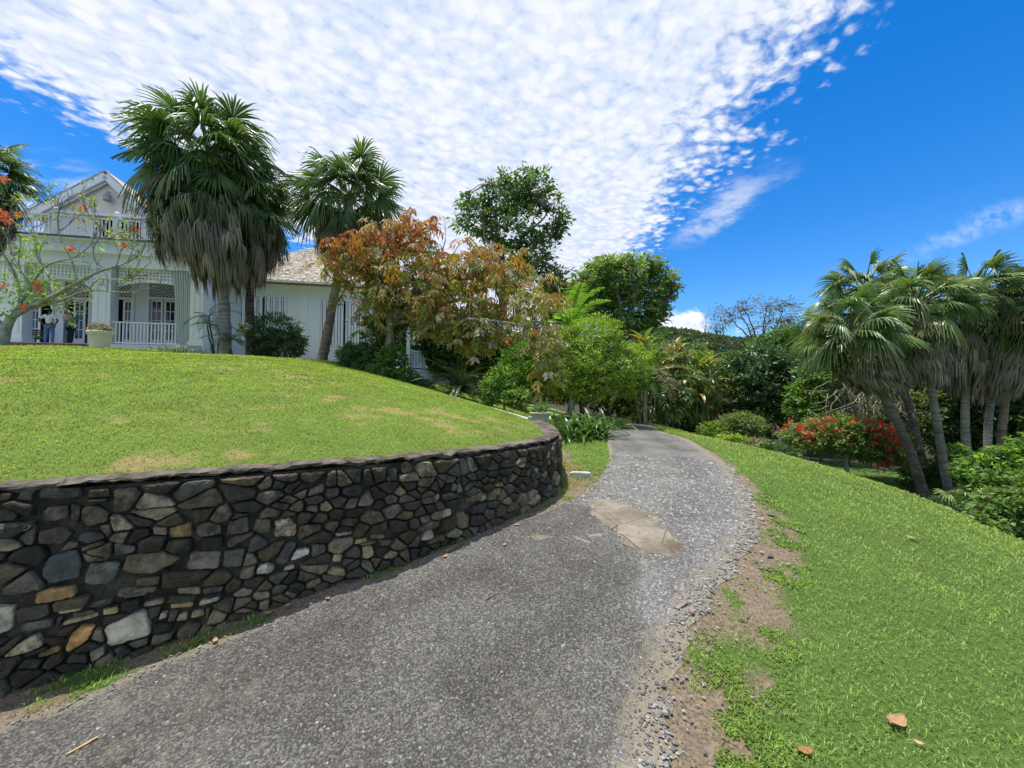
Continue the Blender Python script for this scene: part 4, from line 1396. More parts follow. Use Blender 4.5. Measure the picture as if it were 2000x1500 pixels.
def build_house():
    root = thing('house', 'white colonial house with gabled upper floor, railed balcony and arched lattice porch', 'house', HO, HA)
    zf = hz(250, 673)                    # porch floor
    zb = hz(250, 523)                    # underside of the beam
    zt = hz(250, 471)                    # balcony floor
    tL, tR = ht(-150), ht(395)
    D = 3.2                              # porch depth
    # walls of the main block, porch floor, ceiling and back wall with openings
    w = MB()
    w.box((tL, -.05, zf - 1.6), (tR, D, zf))                                     # plinth and floor
    doors = []
    d1 = (ht(213, D), ht(256, D), hz(235, 583, D)); d2 = (ht(288, D), ht(342, D), hz(310, 583, D)); d3 = (ht(122, D), ht(172, D), hz(140, 583, D)); d0 = (ht(52, D), ht(98, D), hz(80, 583, D))
    ops = sorted([d0, d1, d2, d3])
    x = tL
    for a, b, top in ops:
        w.box((x, D, zf - .02), (a, D + .25, zt))
        w.box((a, D, top + .9), (b, D + .25, zt))
        x = b
    w.box((x, D, zf - .02), (tR - .02, D + .25, zt))
    w.box((tL - .25, D, zf - 1.6), (tL - .002, D + 8, zt))
    w.box((tR - .27, D + .26, zf - 1.6), (tR - .02, D + 8, zt))
    w.box((tR - .3, .45, zf), (tR - .05, D, zb))                                 # side wall of porch
    w.build('wall', M['stucco'], root)
    c = MB(); c.box((tL, .02, zb + .02), (tR - .05, D - .01, zb + .14)); c.build('porch_ceiling', M['white'], root)
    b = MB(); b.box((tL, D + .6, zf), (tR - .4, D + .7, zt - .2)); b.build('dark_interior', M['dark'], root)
    # entablature
    e = MB()
    e.box((tL, -.02, zb), (tR, .34, hz(250, 500)))
    e.box((tL, -.20, hz(250, 500)), (tR + .18, .4, hz(250, 493)))
    e.box((tL, -.08, hz(250, 493)), (tR + .06, .4, hz(250, 477)))
    e.box((tL, -.26, hz(250, 477)), (tR + .26, .5, hz(250, 473.5)))
    e.build('entablature', M['white'], root)
    e = MB(); e.box((tL, -.30, hz(250, 473.4)), (tR + .3, D + .3, zt)); e.build('balcony_floor', simple('deck_edge', (.10, .085, .075), .8), root)
    # porch pillars
    for u0, u1 in ((-120, -92), (10, 40), (176, 212), (368, 394)):
        p = MB(); a, b = ht(u0), ht(u1)
        p.box((a, 0, zf + .25), (b, .55, zb - .18)); p.box((a - .06, -.05, zf - .9), (b + .06, .6, zf + .25)); p.box((a - .06, -.05, zb - .18), (b + .06, .6, zb - .004))
        for k in (.28, .72):
            xk = a + (b - a) * k
            p.box((xk - .035, -.02, zf + .45), (xk + .035, .001, zb - .4))
        p.build('pillar', M['white'], root)
    # arched lattice valances
    def valance(t0, t1, zlow, zarch, s=.2):
        v = MB(); g = .165; sl = .075; th = .012
        def arch(t):
            q = np.clip((t - t0) / (t1 - t0), 0, 1)
            return zlow + (zarch - zlow) * np.clip(1 - np.abs(2 * q - 1) ** 2.6, 0, 1)
        n = int((t1 - t0) / g)
        for k in range(n + 1):
            t = t0 + (t1 - t0) * (k + .5) / (n + 1)
            v.box((t - sl / 2, s, float(arch(t))), (t + sl / 2, s + th, zb))
        z = zb - .06
        while z > zlow:
            ts = np.linspace(t0, t1, 80); ok = arch(ts) < z
            if ok.all(): v.box((t0, s + th + .003, z - sl / 2), (t1, s + 2 * th + .003, z + sl / 2))
            else:
                i = np.argmax(~ok); j = len(ts) - np.argmax(~ok[::-1])
                if i > 0: v.box((t0, s + th + .003, z - sl / 2), (ts[i], s + 2 * th + .003, z + sl / 2))
                if j < len(ts): v.box((ts[j], s + th + .003, z - sl / 2), (t1, s + 2 * th + .003, z + sl / 2))
            z -= g
        o = v.build('lattice_valance', M['white'], root)
        tr = MB(); ts = np.linspace(t0, t1, 36); zs = arch(ts)
        for a, b_, c_, d_ in zip(ts[:-1], ts[1:], zs[:-1], zs[1:]):
            tr.bar((a, s + .012, c_), (b_ + .004, s + .012, d_), .07, .075)
        tr.build('arch_trim', M['white'], o)
    valance(ht(40), ht(176), hz(110, 563), hz(110, 541))
    valance(ht(212), ht(368), hz(290, 564), hz(290, 549))
    valance(ht(-92), ht(10), hz(-40, 563), hz(-40, 546))
    # railings
    def railing(name, pts, h, gap, post=None, par=None, bal=.045, zlow=.10, top=(.10, .06)):
        r = MB(); br = []
        for a, b in zip(pts[:-1], pts[1:]):
            a, b = np.array(a, float), np.array(b, float)
            L = np.linalg.norm(b - a); n = max(2, int(L / gap))
            up = np.array([0, 0, 1.])
            r.bar(a + up * h, b + up * h, top[0], top[1]); r.bar(a + up * zlow, b + up * zlow, .06, .07)
            for k in range(1, n):
                q = a + (b - a) * k / n
                br.append(q)
        o = r.build(name, M['white'], par)
        for k0 in range(0, len(br), 1):
            q = br[k0]
            bb = MB(); bb.box((q[0] - bal / 2, q[1] - bal / 2, q[2] + zlow + .034), (q[0] + bal / 2, q[1] + bal / 2, q[2] + h - .028))
            bb.build('baluster', M['white'], o)
        return o
    railing('porch_railing', [(ht(213), .16, zf), (ht(345), .16, zf), (ht(368), .16, zf)], hz(280, 630) - zf, .155, par=root, bal=.05)
    hb = hz(220, 429) - zt
    br = railing('balcony_railing', [(ht(-40), .0, zt), (ht(100), .0, zt), (ht(220), .0, zt), (ht(330), .0, zt), (tR, .0, zt), (tR, D, zt)], hb, .155, par=root)
    for u in (100, 220, 330):
        p = MB(); t = ht(u)
        p.box((t - .11, -.11, zt), (t + .11, .11, zt + hb + .10)); p.box((t - .15, -.15, zt + hb + .10), (t + .15, .15, zt + hb + .15))
        p.lathe([(.0, .0), (.05, .01), (.045, .05), (.10, .11), (.115, .17), (.09, .23), (.03, .27), (.0, .28)], 12, at=(t, 0, zt + hb + .15))
        p.build('newel_post', M['white'], br)
    # gabled upper storey
    S = 3.5
    ap = hp(215, 345, S); lf = hp(80, 414, S); rg = hp(309, 433, S)
    SL = {-1: (ap[1] - lf[1]) / (ap[0] - lf[0]), 1: (ap[1] - rg[1]) / (rg[0] - ap[0])}
    HF = {-1: ap[0] - lf[0] + .45, 1: rg[0] - ap[0] + .15}
    g = MB()
    zt2 = hz(215, 418, S)
    def gz(t): return ap[1] - .25 - SL[1 if t > ap[0] else -1] * abs(t - ap[0])
    ta, tb_ = ap[0] - HF[-1] + .45, ap[0] + HF[1] - .35
    # gable triangle above the tie beam
    hl_, hr_ = (ap[1] - .25 - zt2) / SL[-1], (ap[1] - .25 - zt2) / SL[1]
    g.add([(ap[0] - hl_, S, zt2), (ap[0] + hr_, S, zt2), (ap[0], S, ap[1] - .25), (ap[0] - hl_, S + .2, zt2), (ap[0] + hr_, S + .2, zt2), (ap[0], S + .2, ap[1] - .25)], [[0, 3, 4, 1]], [[0, 1, 2], [5, 4, 3]])
    for a, b in ((ta, ht(165, S)), (ht(262, S), tb_)):
        za, zb_ = min(gz(a), zt2), min(gz(b), zt2)
        g.add([(a, S + .3, zt), (b, S + .3, zt), (b, S + .3, zb_), (a, S + .3, za), (a, S + .5, zt), (b, S + .5, zt), (b, S + .5, zb_), (a, S + .5, za)], [[0, 1, 2, 3], [1, 5, 6, 2], [5, 4, 7, 6], [4, 0, 3, 7], [3, 2, 6, 7]])
    for a in (ta, tb_ - .2):
        g.box((a, S + .5, zt), (a + .2, S + 8, max(gz(a), gz(a + .2)) - .05))
    gw = g.build('gable_wall', simple('pale_pink_plaster', (.74, .68, .66), .85, .2, 2, .05), root)
    bt = MB(); bt.box((ta - .1, S - .06, zt2 - .16), (tb_ + .1, S + .3, zt2 - .003)); bt.build('tie_beam', M['white'], gw)
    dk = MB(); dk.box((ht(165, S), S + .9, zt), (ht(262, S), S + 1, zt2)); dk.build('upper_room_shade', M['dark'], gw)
    # bargeboards
    bb = MB()
    for sg in (-1, 1):
        a = np.array([ap[0], S - .32, ap[1] - .10]); b = np.array([ap[0] + sg * HF[sg], S - .32, ap[1] - SL[sg] * HF[sg] - .10])
        bb.bar(a, b, .09, .42, up=(0, 0, 1)); bb.bar(a + (0, .14, -.28), b + (0, .14, -.28), .06, .16)
    bb.build('bargeboard', M['white'], root)
    rf = MB()
    for sg in (-1, 1):
        a = np.array([ap[0], S - .38, ap[1] + .12]); L = HF[sg] + .1; b = np.array([ap[0] + sg * L, S - .38, ap[1] + .12 - SL[sg] * L])
        c_, d_ = b + (0, 9, 0), a + (0, 9, 0)
        th = np.array([0, 0, .09])
        rf.add([a, b, c_, d_, a + th, b + th, c_ + th, d_ + th], [[0, 3, 2, 1], [4, 5, 6, 7], [0, 1, 5, 4], [1, 2, 6, 5], [2, 3, 7, 6], [3, 0, 4, 7]])
    rf.build('gable_roof', M['shingle'], root)
    # gable lantern
    t, z = hp(217, 388, S)
    ln = MB()
    ln.lathe([(.0, -.30), (.10, -.30), (.20, -.26), (.17, .02), (.19, .05), (.12, .16), (.05, .22), (.05, .30), (0, .31)], 8, at=(t, S - .28, z))
    ln.bar((t, S - .28, z + .28), (t, S + .02, z + .34), .035)
    ln.build('gable_lantern', simple('weathered_metal', (.30, .32, .30), .5, .5), root)
    # balcony french doors, ajar shutters
    for (u0, u1) in ((170, 188), (238, 256)):
        glazed(root, ht(u0, S + .8), ht(u1, S + .8), zt + .05, zt2 - .2, S + .62, 2, 4)
    sh = MB(); a = np.array([ht(262, S), S + .25, 0]); b = a + np.array([.75, -.55, 0])
    for z0, z1 in ((zt + .1, zt2 - .12),):
        sh.add([a + (0, 0, z0), b + (0, 0, z0), b + (0, 0, z1), a + (0, 0, z1), a + (0, .05, z0), b + (0, .05, z0), b + (0, .05, z1), a + (0, .05, z1)], [[0, 1, 2, 3], [7, 6, 5, 4], [3, 2, 6, 7], [0, 4, 5, 1], [1, 5, 6, 2], [0, 3, 7, 4]])
    sh.build('open_shutter', M['white'], root)
    # porch french doors with lattice transoms
    for (a, b, top), leaves in ((d1, [(.50, 1.0)]), (d2, [(.0, .5), (.5, 1.0)]), (d3, [(.30, .82)]), (d0, [(.0, .5)])):
        fr = MB()
        for x0, x1 in ((a - .1, a + .03), (b - .03, b + .1)):
            fr.box((x0, D - .06, zf), (x1, D - .003, top + .95))
        fr.box((a + .03, D - .05, top - .06), (b - .03, D - .004, top + .06)); fr.box((a - .1, D - .06, top + .95), (b + .1, D - .003, top + 1.06))
        fo = fr.build('door_frame', M['white'], root)
        lt = MB(); wd_, hh = b - a, .88
        n = int((wd_ + hh) / .17)
        for k in range(n + 1):
            q = -hh + (wd_ + hh) * k / n
            for sg, off in ((1, 0), (-1, .013)):
                p0, p1 = max(q, 0), min(q + hh, wd_)
                if p1 - p0 < .05: continue
                za, zc = top + .06 + (p0 - q), top + .06 + (p1 - q)
                xa, xc = (a + p0, a + p1) if sg > 0 else (b - p0, b - p1)
                lt.bar((xa, D + .05 + off, za), (xc, D + .05 + off, zc), .035, .01, up=(0, 1, 0))
        lt.build('transom_lattice', M['white'], fo)
        for f0, f1 in leaves:
            glazed(root, a + (b - a) * f0 + .03, a + (b - a) * f1 - .03, zf + .02, top - .07, D + .06, 2, 4)
    # porch plinth panel and steps
    st = MB()
    s0, s1 = ht(15), ht(172)
    for k in range(3):
        st.box((s0 - .25 * k, -.36 * (k + 1), zf - 1.4), (s1 + .05 * k, -.36 * k - (.052 if k == 0 else 0), zf - .17 * k - .05 - .003 * k))
    st.build('brick_steps', M['brick'], root)
    # curtain on the right pillar
    cu = MB()
    n = 60; q = np.linspace(0, 1, n)
    rows = []
    z0, z1 = zb - .02, zf - .05
    for zq in np.linspace(0, 1, 14):
        left = ht(331) + (ht(345) - ht(331)) * zq ** .8
        right = ht(367)
        ta_ = left + (right - left) * q
        s_ = .02 + .055 * np.sin(q * 44 + .6 * zq) * (1 - .2 * zq)
        rows.append(np.stack([ta_, s_, np.full(n, z0 + (z1 - z0) * zq)], -1))
    V = np.stack(rows, 0)
    i, j = np.meshgrid(np.arange(13), np.arange(n - 1), indexing='ij')
    qd = np.stack([i * n + j, (i + 1) * n + j, (i + 1) * n + j + 1, i * n + j + 1], -1).reshape(-1, 4)
    cc = np.where((np.floor(q * 21) % 3 == 0)[None, :, None], np.array([.38, .45, .50]), np.array([.66, .70, .72])) * np.ones((14, 1, 1))
    cu.add(V.reshape(-1, 3), qd, c=cc.reshape(-1, 3))
    o = cu.build('porch_curtain', M['curtain'], None, smooth=True)
    o.location = tuple(HO); o.rotation_euler = (0, 0, HA)
    tag(o, 'pale striped curtain hanging beside the right-hand porch pillar of the house', 'curtain')
    cu = MB(); q = np.linspace(0, 1, 40); rows = []
    for zq in np.linspace(0, 1, 8):
        rows.append(np.stack([ht(213) + (ht(221) - ht(213)) * q, .02 + .04 * np.sin(q * 22), np.full(40, zb - .02 + (zf + 1.9 - zb) * zq)], -1))
    i, j = np.meshgrid(np.arange(7), np.arange(39), indexing='ij')
    cu.add(np.stack(rows, 0).reshape(-1, 3), np.stack([i * 40 + j, (i + 1) * 40 + j, (i + 1) * 40 + j + 1, i * 40 + j + 1], -1).reshape(-1, 4), c=(.55, .60, .64))
    o = cu.build('porch_curtain', M['curtain'], None, smooth=True)
    o.location = tuple(HO); o.rotation_euler = (0, 0, HA)
    tag(o, 'narrow gathered curtain tied up against the middle porch pillar', 'curtain')

    # ---- right wing
    W = 3.0
    x0, x1 = ht(398, W), ht(722, W)
    ze = hz(580, 552, W); zg = hz(580, 712, W) - 1.2
    wl = MB()
    wins = [(ht(466, W), ht(559, W), hz(510, 677, W), hz(510, 579, W)), (ht(624, W), ht(719, W), hz(670, 681, W), hz(670, 588, W))]
    xx = x0
    for a, b, zl, zh in wins:
        wl.box((xx, W, zg), (a, W + .25, ze)); wl.box((a, W, zg), (b, W + .25, zl)); wl.box((a, W, zh), (b, W + .25, ze)); xx = b
    wl.box((xx, W, zg), (x1, W + .25, ze))
    wl.box((x1 - .25, W + .25, zg), (x1, W + 9, ze)); wl.box((x0, W + .25, zg), (x0 + .25, W + 9, ze))
    wl.build('wing_wall', M['stucco'], root)
    tb2 = MB()
    for u0, u1 in ((585, 599), (400, 408), (440, 452)):
        tb2.box((ht(u0, W), W - .05, zg), (ht(u1, W), W - .002, ze - .2))
    tb2.box((x0, W - .07, ze - .32), (x1 + .04, W - .003, ze))
    tb2.build('wall_batten', M['white'], root)
    sd = MB(); sd.box((ht(410, W), W - .02, hz(415, 690, W)), (ht(436, W), W - .004, hz(415, 570, W))); 
    sd.build('side_door', simple('grey_door', (.20, .23, .26), .6), root)
    for a, b, zl, zh in wins:
        m_ = (a + b) / 2
        f = MB()
        f.box((a - .05, W - .05, zh + .003), (b + .05, W + .02, zh + .07))
        fo = f.build('window_frame', M['white'], root)
        f = MB(); f.box((a - .06, W - .10, zl - .10), (b + .06, W + .02, zl - .003)); f.build('window_sill', M['white'], fo)
        pn = MB(); pn.box((a, W + .2, zl), (b, W + .22, zh)); pn.build('pane', M['glass'], fo)
        gap = .045
        for p0, p1 in ((a, m_ - gap * 1.2 + (.0)), (m_ + gap, b)):
            s_ = MB(); n = 8
            ts = np.linspace(p0, p1, n + 1)
            for k in range(n):
                ta_, tc_ = ts[k] + .02, ts[k + 1] - .02  # slats set apart so dark gaps imitate the shade in the folds
                y0_, y1_ = (W - .02, W - .13) if k % 2 == 0 else (W - .13, W - .02)
                s_.add([(ta_, y0_, zl), (tc_, y1_, zl), (tc_, y1_, zh), (ta_, y0_, zh), (ta_, y0_ + .03, zl), (tc_, y1_ + .03, zl), (tc_, y1_ + .03, zh), (ta_, y0_ + .03, zh)],
                       [[0, 1, 2, 3], [5, 4, 7, 6], [3, 2, 6, 7], [0, 4, 5, 1], [1, 5, 6, 2], [4, 0, 3, 7]])
            for zz_ in (zl + .12, zh - .16):
                s_.box((p0, W - .012, zz_), (p1, W + .002, zz_ + .05))
            s_.build('folding_shutter', M['white'], fo)
    # wing roof, hipped
    ea = ht(398, W) - .2; eb = x1 + .7; ef = W - .65; ek = W + 9.6
    zr = hz(612, 484, W + 4.4); zev = hz(580, 549, W - .65)
    md = (ef + ek) / 2; r0_, r1_ = (ea + eb) / 2 - .4, (ea + eb) / 2 + 1.2
    rf = MB(); dz = .10
    pts = np.array([(ea, ef, zev), (eb, ef, zev), (eb, ek, zev), (ea, ek, zev), (r0_, md, zr), (r1_, md, zr)])
    # stepped shingle courses on the front and right slopes
    rf.add(np.vstack([pts, pts[:4] - (0, 0, dz)]), [[0, 1, 5, 4], [2, 3, 4, 5], [0, 6, 7, 1], [1, 7, 8, 2], [2, 8, 9, 3], [3, 9, 6, 0], [6, 9, 8, 7]], [[1, 2, 5], [3, 0, 4]])
    nrow = 46
    rg_ = R0(8)
    for k in range(nrow):
        f0, f1 = k / nrow, (k + 1.25) / nrow
        A0, B0 = pts[0] + (pts[4] - pts[0]) * f0, pts[1] + (pts[5] - pts[1]) * f0
        A1, B1 = pts[0] + (pts[4] - pts[0]) * min(f1, 1), pts[1] + (pts[5] - pts[1]) * min(f1, 1)
        L_ = B0[0] - A0[0]; nn = max(2, int(L_ / .19))
        tt = np.linspace(0, 1, nn + 1)
        for t0, t1 in zip(tt[:-1], tt[1:]):
            g_ = .008 / L_
            lift = np.array([0, -.012, .030]) * rg_.uniform(.6, 1.5)
            a = A0 + (B0 - A0) * (t0 + g_) + lift + (A0 - A1) * rg_.uniform(0, .22); b = A0 + (B0 - A0) * (t1 - g_) + lift + (A0 - A1) * rg_.uniform(0, .22)
            c_ = A1 + (B1 - A1) * (t1 - g_) + (0, 0, .004); d_ = A1 + (B1 - A1) * (t0 + g_) + (0, 0, .004)
            cl = np.array([.52, .475, .41]) * rg_.uniform(.55, 1.25) * np.array([1, rg_.uniform(.92, 1.02), rg_.uniform(.85, 1.02)])
            rf.add([a, b, c_, d_, a - (0, 0, .022), b - (0, 0, .022)], [[0, 1, 2, 3], [4, 5, 1, 0]], c=np.clip(cl, 0, .85))
    rf.build('wing_roof', vcol('cedar_shingles', .85, .2, 20, .3, .01, 6, .2), root)
    fs = MB(); fs.box((ea + .05, ef + .03, zev - dz - .14), (eb - .05, ef + .09, zev - dz - .004)); fs.build('wing_fascia', simple('fascia', (.16, .14, .12), .8), root)
    so = MB(); so.box((ea + .1, ef + .10, zev - dz - .06), (eb - .1, W - .072, zev - dz - .005)); so.build('soffit', M['white'], root)
    # ---- side porch with stair rail
    Pp, Qp = P(797, 720, 19.0), P(853, 720, 21.6)
    def loc(q):
        q = np.asarray(q) - HO
        return np.array([q @ HAX, q @ HNX, q[2]])
    a, b = loc(Pp), loc(Qp)
    zf2 = hz(797, 720, a[1]); zrl = P(797, 683, 19.0)[2]; ztop = P(797, 622, 19.0)[2]
    a[2] = b[2] = zf2
    dirv = unit((b - a) * (1, 1, 0)); per = np.array([-dirv[1], dirv[0], 0])
    fl = MB()
    c0, c1 = a - dirv * .25, b + dirv * .25
    V = [c0 - per * -.2 * 0 + per * 2.6, c0 - per * .2, c1 - per * .2, c1 + per * 2.6]
    V = np.array(V); lo = V.copy(); lo[:, 2] = zf2 - 1.5
    fl.add(np.vstack([lo, V]), [[4, 5, 6, 7], [0, 1, 5, 4], [1, 2, 6, 5], [2, 3, 7, 6], [3, 0, 4, 7]])
    sp = fl.build('side_porch', M['stucco'], root)
    for q in (a, b, b + per * 1.6, a + per * 2.4):
        pm = MB(); pm.box((q[0] - .085, q[1] - .085, zf2), (q[0] + .085, q[1] + .085, ztop)); pm.build('porch_post', M['white'], sp)
    r = MB()
    h = zrl - zf2
    ends = [a, b]
    r.bar(a + (0, 0, h), b + (0, 0, h), .09, .06); r.bar(a + (0, 0, .12), b + (0, 0, .12), .06, .06)
    e2 = b + dirv * 1.5 - np.array([0, 0, .75]); r.bar(b + (0, 0, h), e2 + (0, 0, h), .09, .06); r.bar(b + (0, 0, .12), e2 + (0, 0, .12), .06, .06)
    for p0, p1, n in ((a, b, 19), (b, e2, 9)):
        for k in range(1, n + 1):
            q = p0 + (p1 - p0) * k / (n + (0 if p1 is e2 else 1))
            r.box((q[0] - .02, q[1] - .02, q[2] + .14), (q[0] + .02, q[1] + .02, q[2] + h - .02))
    r.build('stair_railing', M['white'], sp)
    rr = MB(); 
    ctr = (a + b) / 2 + per * 1.2; hs = 1.55
    V = np.array([ctr - dirv * hs - per * 1.7, ctr + dirv * hs - per * 1.7, ctr + dirv * hs + per * 1.7, ctr - dirv * hs + per * 1.7]); V[:, 2] = ztop
    tp = ctr.copy(); tp[2] = ztop + 1.0
    rr.add(np.vstack([V, tp, V - (0, 0, .2)]), [[0, 5, 6, 1], [1, 6, 7, 2], [2, 7, 8, 3], [3, 8, 5, 0], [5, 8, 7, 6]], [[0, 1, 4], [1, 2, 4], [2, 3, 4], [3, 0, 4]], c=(.34, .33, .32))
    rr.build('porch_roof', vcol('grey_shingle', .85, .2, 25, .3), sp)
    return root

def glazed(root, a, b, z0, z1, s, nx, nz):
    """a glazed door leaf: stiles, panel below, panes"""
    d = MB(); st = .10; zp = z0 + (z1 - z0) * .22
    d.box((a, s, z0), (a + st, s + .05, z1)); d.box((b - st, s, z0), (b, s + .05, z1))
    d.box((a + st, s, z1 - st), (b - st, s + .05, z1)); d.box((a + st, s + .008, z0), (b - st, s + .042, zp))
    w, h = (b - a - 2 * st), (z1 - st - zp)
    for k in range(1, nx):
        x = a + st + w * k / nx; d.box((x - .018, s + .006, zp), (x + .018, s + .044, z1 - st))
    for k in range(1, nz):
        z = zp + h * k / nz; d.box((a + st, s + .01, z - .018), (b - st, s + .04, z + .018))
    o = d.build('glazed_door', M['white'], root)
    p = MB(); p.box((a + st, s + .022, zp), (b - st, s + .028, z1 - st)); p.build('pane', M['glass'], o)
    return o
build_house()

# ------------------------------------------------------------------ palms
def palm_at(label, ub, d, trunk_px, crown_px, Rpx, seed, skirt_px=None, fn=H, dc=None, group=None, **kw):
    dc = dc or d
    b = base_at(ub, d, fn, -.15)
    n = len(trunk_px)
    tr = [P(u, v, d + (dc - d) * (k + 1) / (n + 1)) for k, (u, v) in enumerate(trunk_px)]
    cr = P(*crown_px, dc)
    sk = None
    if skirt_px:
        sk = (P(crown_px[0], skirt_px[0], dc)[2], P(crown_px[0], skirt_px[1], dc)[2], skirt_px[2] * dc / F)
    return fan_palm(label, b, tr, cr, Rpx * dc / F, seed, skirt=sk, group=group, **kw)

LP, RP = 'fan palms in front of the house', 'fan palms in the lower garden'
palm_at('tallest fan palm with a huge brown dead-frond skirt, in front of the house', 440, 17.2, [(436, 560), (425, 440)], (409, 312), 148, 101, (396, 572, 114), U, group=LP, nfr=70, r0=.21, bark=(.26, .25, .22), e_lo=-.8)
palm_at('slim brown-trunked fan palm whose crown is half hidden behind the tallest palm', 489, 18.2, [(488, 560), (490, 470)], (478, 392), 118, 102, (410, 548, 58), U, group=LP, nfr=40, r0=.17, bark=(.10, .075, .055))
palm_at('fan palm with a leaning rough trunk in front of the wing roof', 626, 16.6, [(640, 650), (650, 590), (662, 530), (674, 450)], (682, 385), 124, 103, (415, 535, 54), U, group=LP, nfr=46, r0=.185, bark=(.15, .125, .10), e_lo=-.7)
palm_at('fan palm at the left edge of the picture above the flowering tree', -60, 16.0, [(-50, 500)], (-44, 332), 104, 104, (370, 500, 60), U, group=LP, nfr=44, r0=.18)
GP = [(.085, .135, .05), (.11, .165, .055), (.13, .20, .06), (.09, .15, .06)]
palm_at('leaning fan palm with the lowest crown, leftmost of the garden clump', 1806, 11.0, [(1780, 890), (1745, 810)], (1660, 648), 112, 111, (690, 778, 60), H, dc=10.6, group=RP, nfr=46, e_lo=-.6, r0=0.112, bark=(.14, .12, .10), pal=GP, droop=.36)
palm_at('fan palm rising behind the leaning one, with the farthest crown of the clump', 1822, 12.4, [(1800, 890), (1765, 760)], (1690, 568), 96, 112, (610, 720, 44), H, dc=12.9, group=RP, nfr=38, e_lo=-.6, r0=0.103, bark=(.11, .095, .08), pal=GP)
palm_at('fan palm with a slim straight leaning trunk in the middle of the garden clump', 1850, 10.8, [(1834, 850), (1812, 720)], (1792, 592), 106, 113, (640, 755, 50), H, dc=11.0, group=RP, nfr=44, e_lo=-.6, r0=0.095, bark=(.17, .16, .14), pal=GP, droop=.36)
palm_at('fan palm with an upright pale grey trunk right of the clump', 1885, 13.2, [(1885, 820), (1890, 720)], (1908, 574), 104, 114, (630, 780, 54), H, dc=12.6, group=RP, nfr=46, e_lo=-.6, r0=0.112, bark=(.27, .26, .23), pal=GP, droop=.34)
palm_at('fan palm on the right edge of the picture with a reddish leaning trunk', 1944, 12.6, [(1958, 830), (1975, 740)], (2040, 590), 104, 115, (650, 785, 52), H, dc=11.8, group=RP, nfr=40, e_lo=-.6, r0=0.103, bark=(.20, .14, .11), pal=GP, droop=.34)
palm_at('fan palm with a pale trunk standing behind the right-edge palm', 1924, 14.0, [(1930, 830), (1945, 740)], (1972, 640), 84, 116, (680, 785, 44), H, dc=14.2, group=RP, nfr=32, e_lo=-.6, r0=0.112, bark=(.24, .23, .20), pal=GP)

